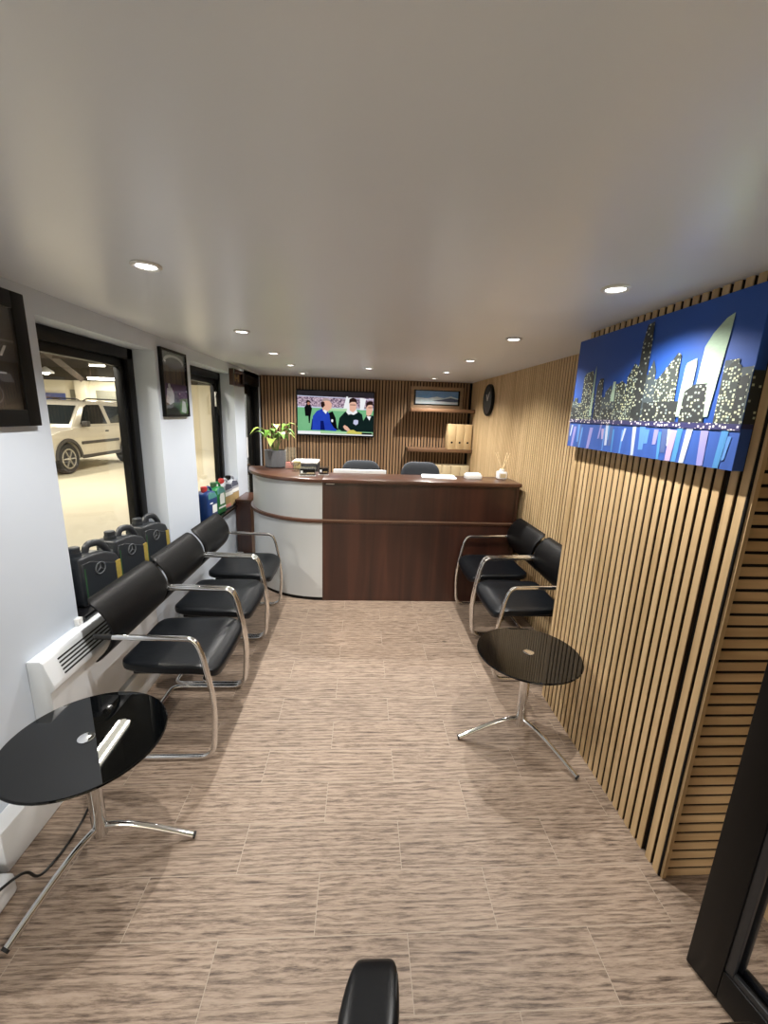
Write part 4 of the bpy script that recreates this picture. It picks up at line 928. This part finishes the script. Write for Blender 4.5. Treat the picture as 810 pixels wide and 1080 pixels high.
for sx in (1, -1):
    x0, x1 = (W2_ - .01, W2_ + .025) if sx > 0 else (-W2_ - .025, -W2_ + .01)
    for cy in (.78, 3.34):
        o_ = arch(cy, .47, 14); i_ = arch(cy, .39, 14); m.prism(o_ + list(reversed(i_)), 'X', x0, x1, M['cartrim'], .006, 1)
m.build('wheel_arch', t)
m = MB()
for sx in (1, -1):
    x0, x1 = (W2_ - .01, W2_ + .02) if sx > 0 else (-W2_ - .02, -W2_ + .01)
    m.box(x0, x1, 1.27, 2.86, .66, .73, M['cartrim'], .006); m.box(x0, x1, 1.25, 2.87, .32, .40, M['cartrim'], .006)
m.build('side_moulding', t)
m = MB(); m.box(-W2_ + .02, W2_ - .02, -.06, .14, .36, .60, M['cartrim'], .04, 3); m.build('front_bumper', t)
m = MB(); m.box(-.45, .45, -.02, .06, .66, .80, M['cartrim'], .01); m.build('radiator_grille', t)
for sx in (1, -1):
    m = MB(); m.box(sx * .66 - .16, sx * .66 + .16, -.015, .17, .66, .83, M['headlamp'], .03, 3); m.build('headlamp', t)
    m = MB(); m.box(*( (.80, .875) if sx > 0 else (-.875, -.80)), .03, .18, .60, .655, M['orange'], .01); m.build('indicator', t)
    m = MB(); m.tube([(sx * .60, 1.95, 1.70), (sx * .60, 2.1, 1.765), (sx * .60, 3.6, 1.765), (sx * .60, 3.75, 1.70)], .018, M['cartrim'], .06, n=8); m.build('roof_rail', t)
    m = MB(); m.box(*((.83, 1.0) if sx > 0 else (-1.0, -.83)), 1.38, 1.5, 1.08, 1.22, M['cartrim'], .03, 3); m.build('door_mirror', t)
    m = MB(); m.box(*((.868, .885) if sx > 0 else (-.885, -.868)), 2.28, 2.42, .93, .97, M['cartrim'], .006); m.build('door_handle', t)
    for cy in (.78, 3.34):
        xc = sx * .76; m = MB(); m.lathe([(.24, -.09), (.33, -.105), (.352, -.08), (.355, 0), (.352, .08), (.33, .105), (.24, .09)], M['tyre'], (xc, cy, .355), 40, axis='X'); wh = m.build('tyre', t)
        m = MB(); q = sx * .092
        m.lathe([(.24, q), (.235, q * 1.12), (.21, q * 1.1), (.2, q * .4)], M['alloy'], (xc, cy, .355), 36, axis='X', cap=False); m.lathe([(.22, q * .38), (.01, q * .4)], M['cartrim'], (xc, cy, .355), 30, axis='X', cap=False); m.lathe([(.05, q * .6), (.05, q * 1.1), (.02, q * 1.18)], M['alloy'], (xc, cy, .355), 20, axis='X')
        for k in range(6):
            a = 2 * PI * k / 6; m.tube([(xc + q * 1.0, cy + .03 * math.cos(a), .355 + .03 * math.sin(a)), (xc + q * .98, cy + .215 * math.cos(a), .355 + .215 * math.sin(a))], .028, M['alloy'], n=8, flat=.6)
        m.build('alloy_rim', wh)

# ------------------------------------------------------------------ world, camera, view
wd = bpy.data.worlds.new('world'); S.world = wd; wd.use_nodes = True
wd.node_tree.nodes['Background'].inputs['Color'].default_value = (.05, .05, .05, 1); wd.node_tree.nodes['Background'].inputs['Strength'].default_value = .3

def R(p, y, r):
    cp, sp = math.cos(p), math.sin(p); cy, sy = math.cos(y), math.sin(y)
    f_ = Vector((sy * cp, cy * cp, -sp)); r0 = Vector((cy, -sy, 0)); u0 = r0.cross(f_); c_, s_ = math.cos(r), math.sin(r)
    return c_ * r0 + s_ * u0, -s_ * r0 + c_ * u0, f_
ri, up, fw = R(math.radians(13.177), math.radians(3.395), math.radians(1.976))
cam = bpy.data.cameras.new('camera'); co = bpy.data.objects.new('camera', cam); COL.objects.link(co)
mw = Matrix((( ri.x, up.x, -fw.x, 0), (ri.y, up.y, -fw.y, 0), (ri.z, up.z, -fw.z, 1.62), (0, 0, 0, 1)))
co.matrix_world = mw
cam.sensor_fit = 'HORIZONTAL'; cam.sensor_width = 36; cam.lens = 438.46 / 810 * 36; cam.clip_start = .02; cam.clip_end = 100
S.camera = co
vs = S.view_settings
S.display_settings.display_device = 'sRGB'
vs.view_transform = 'Standard'; vs.look = 'None'; vs.gamma = 1; vs.use_curve_mapping = False; vs.exposure = 0.
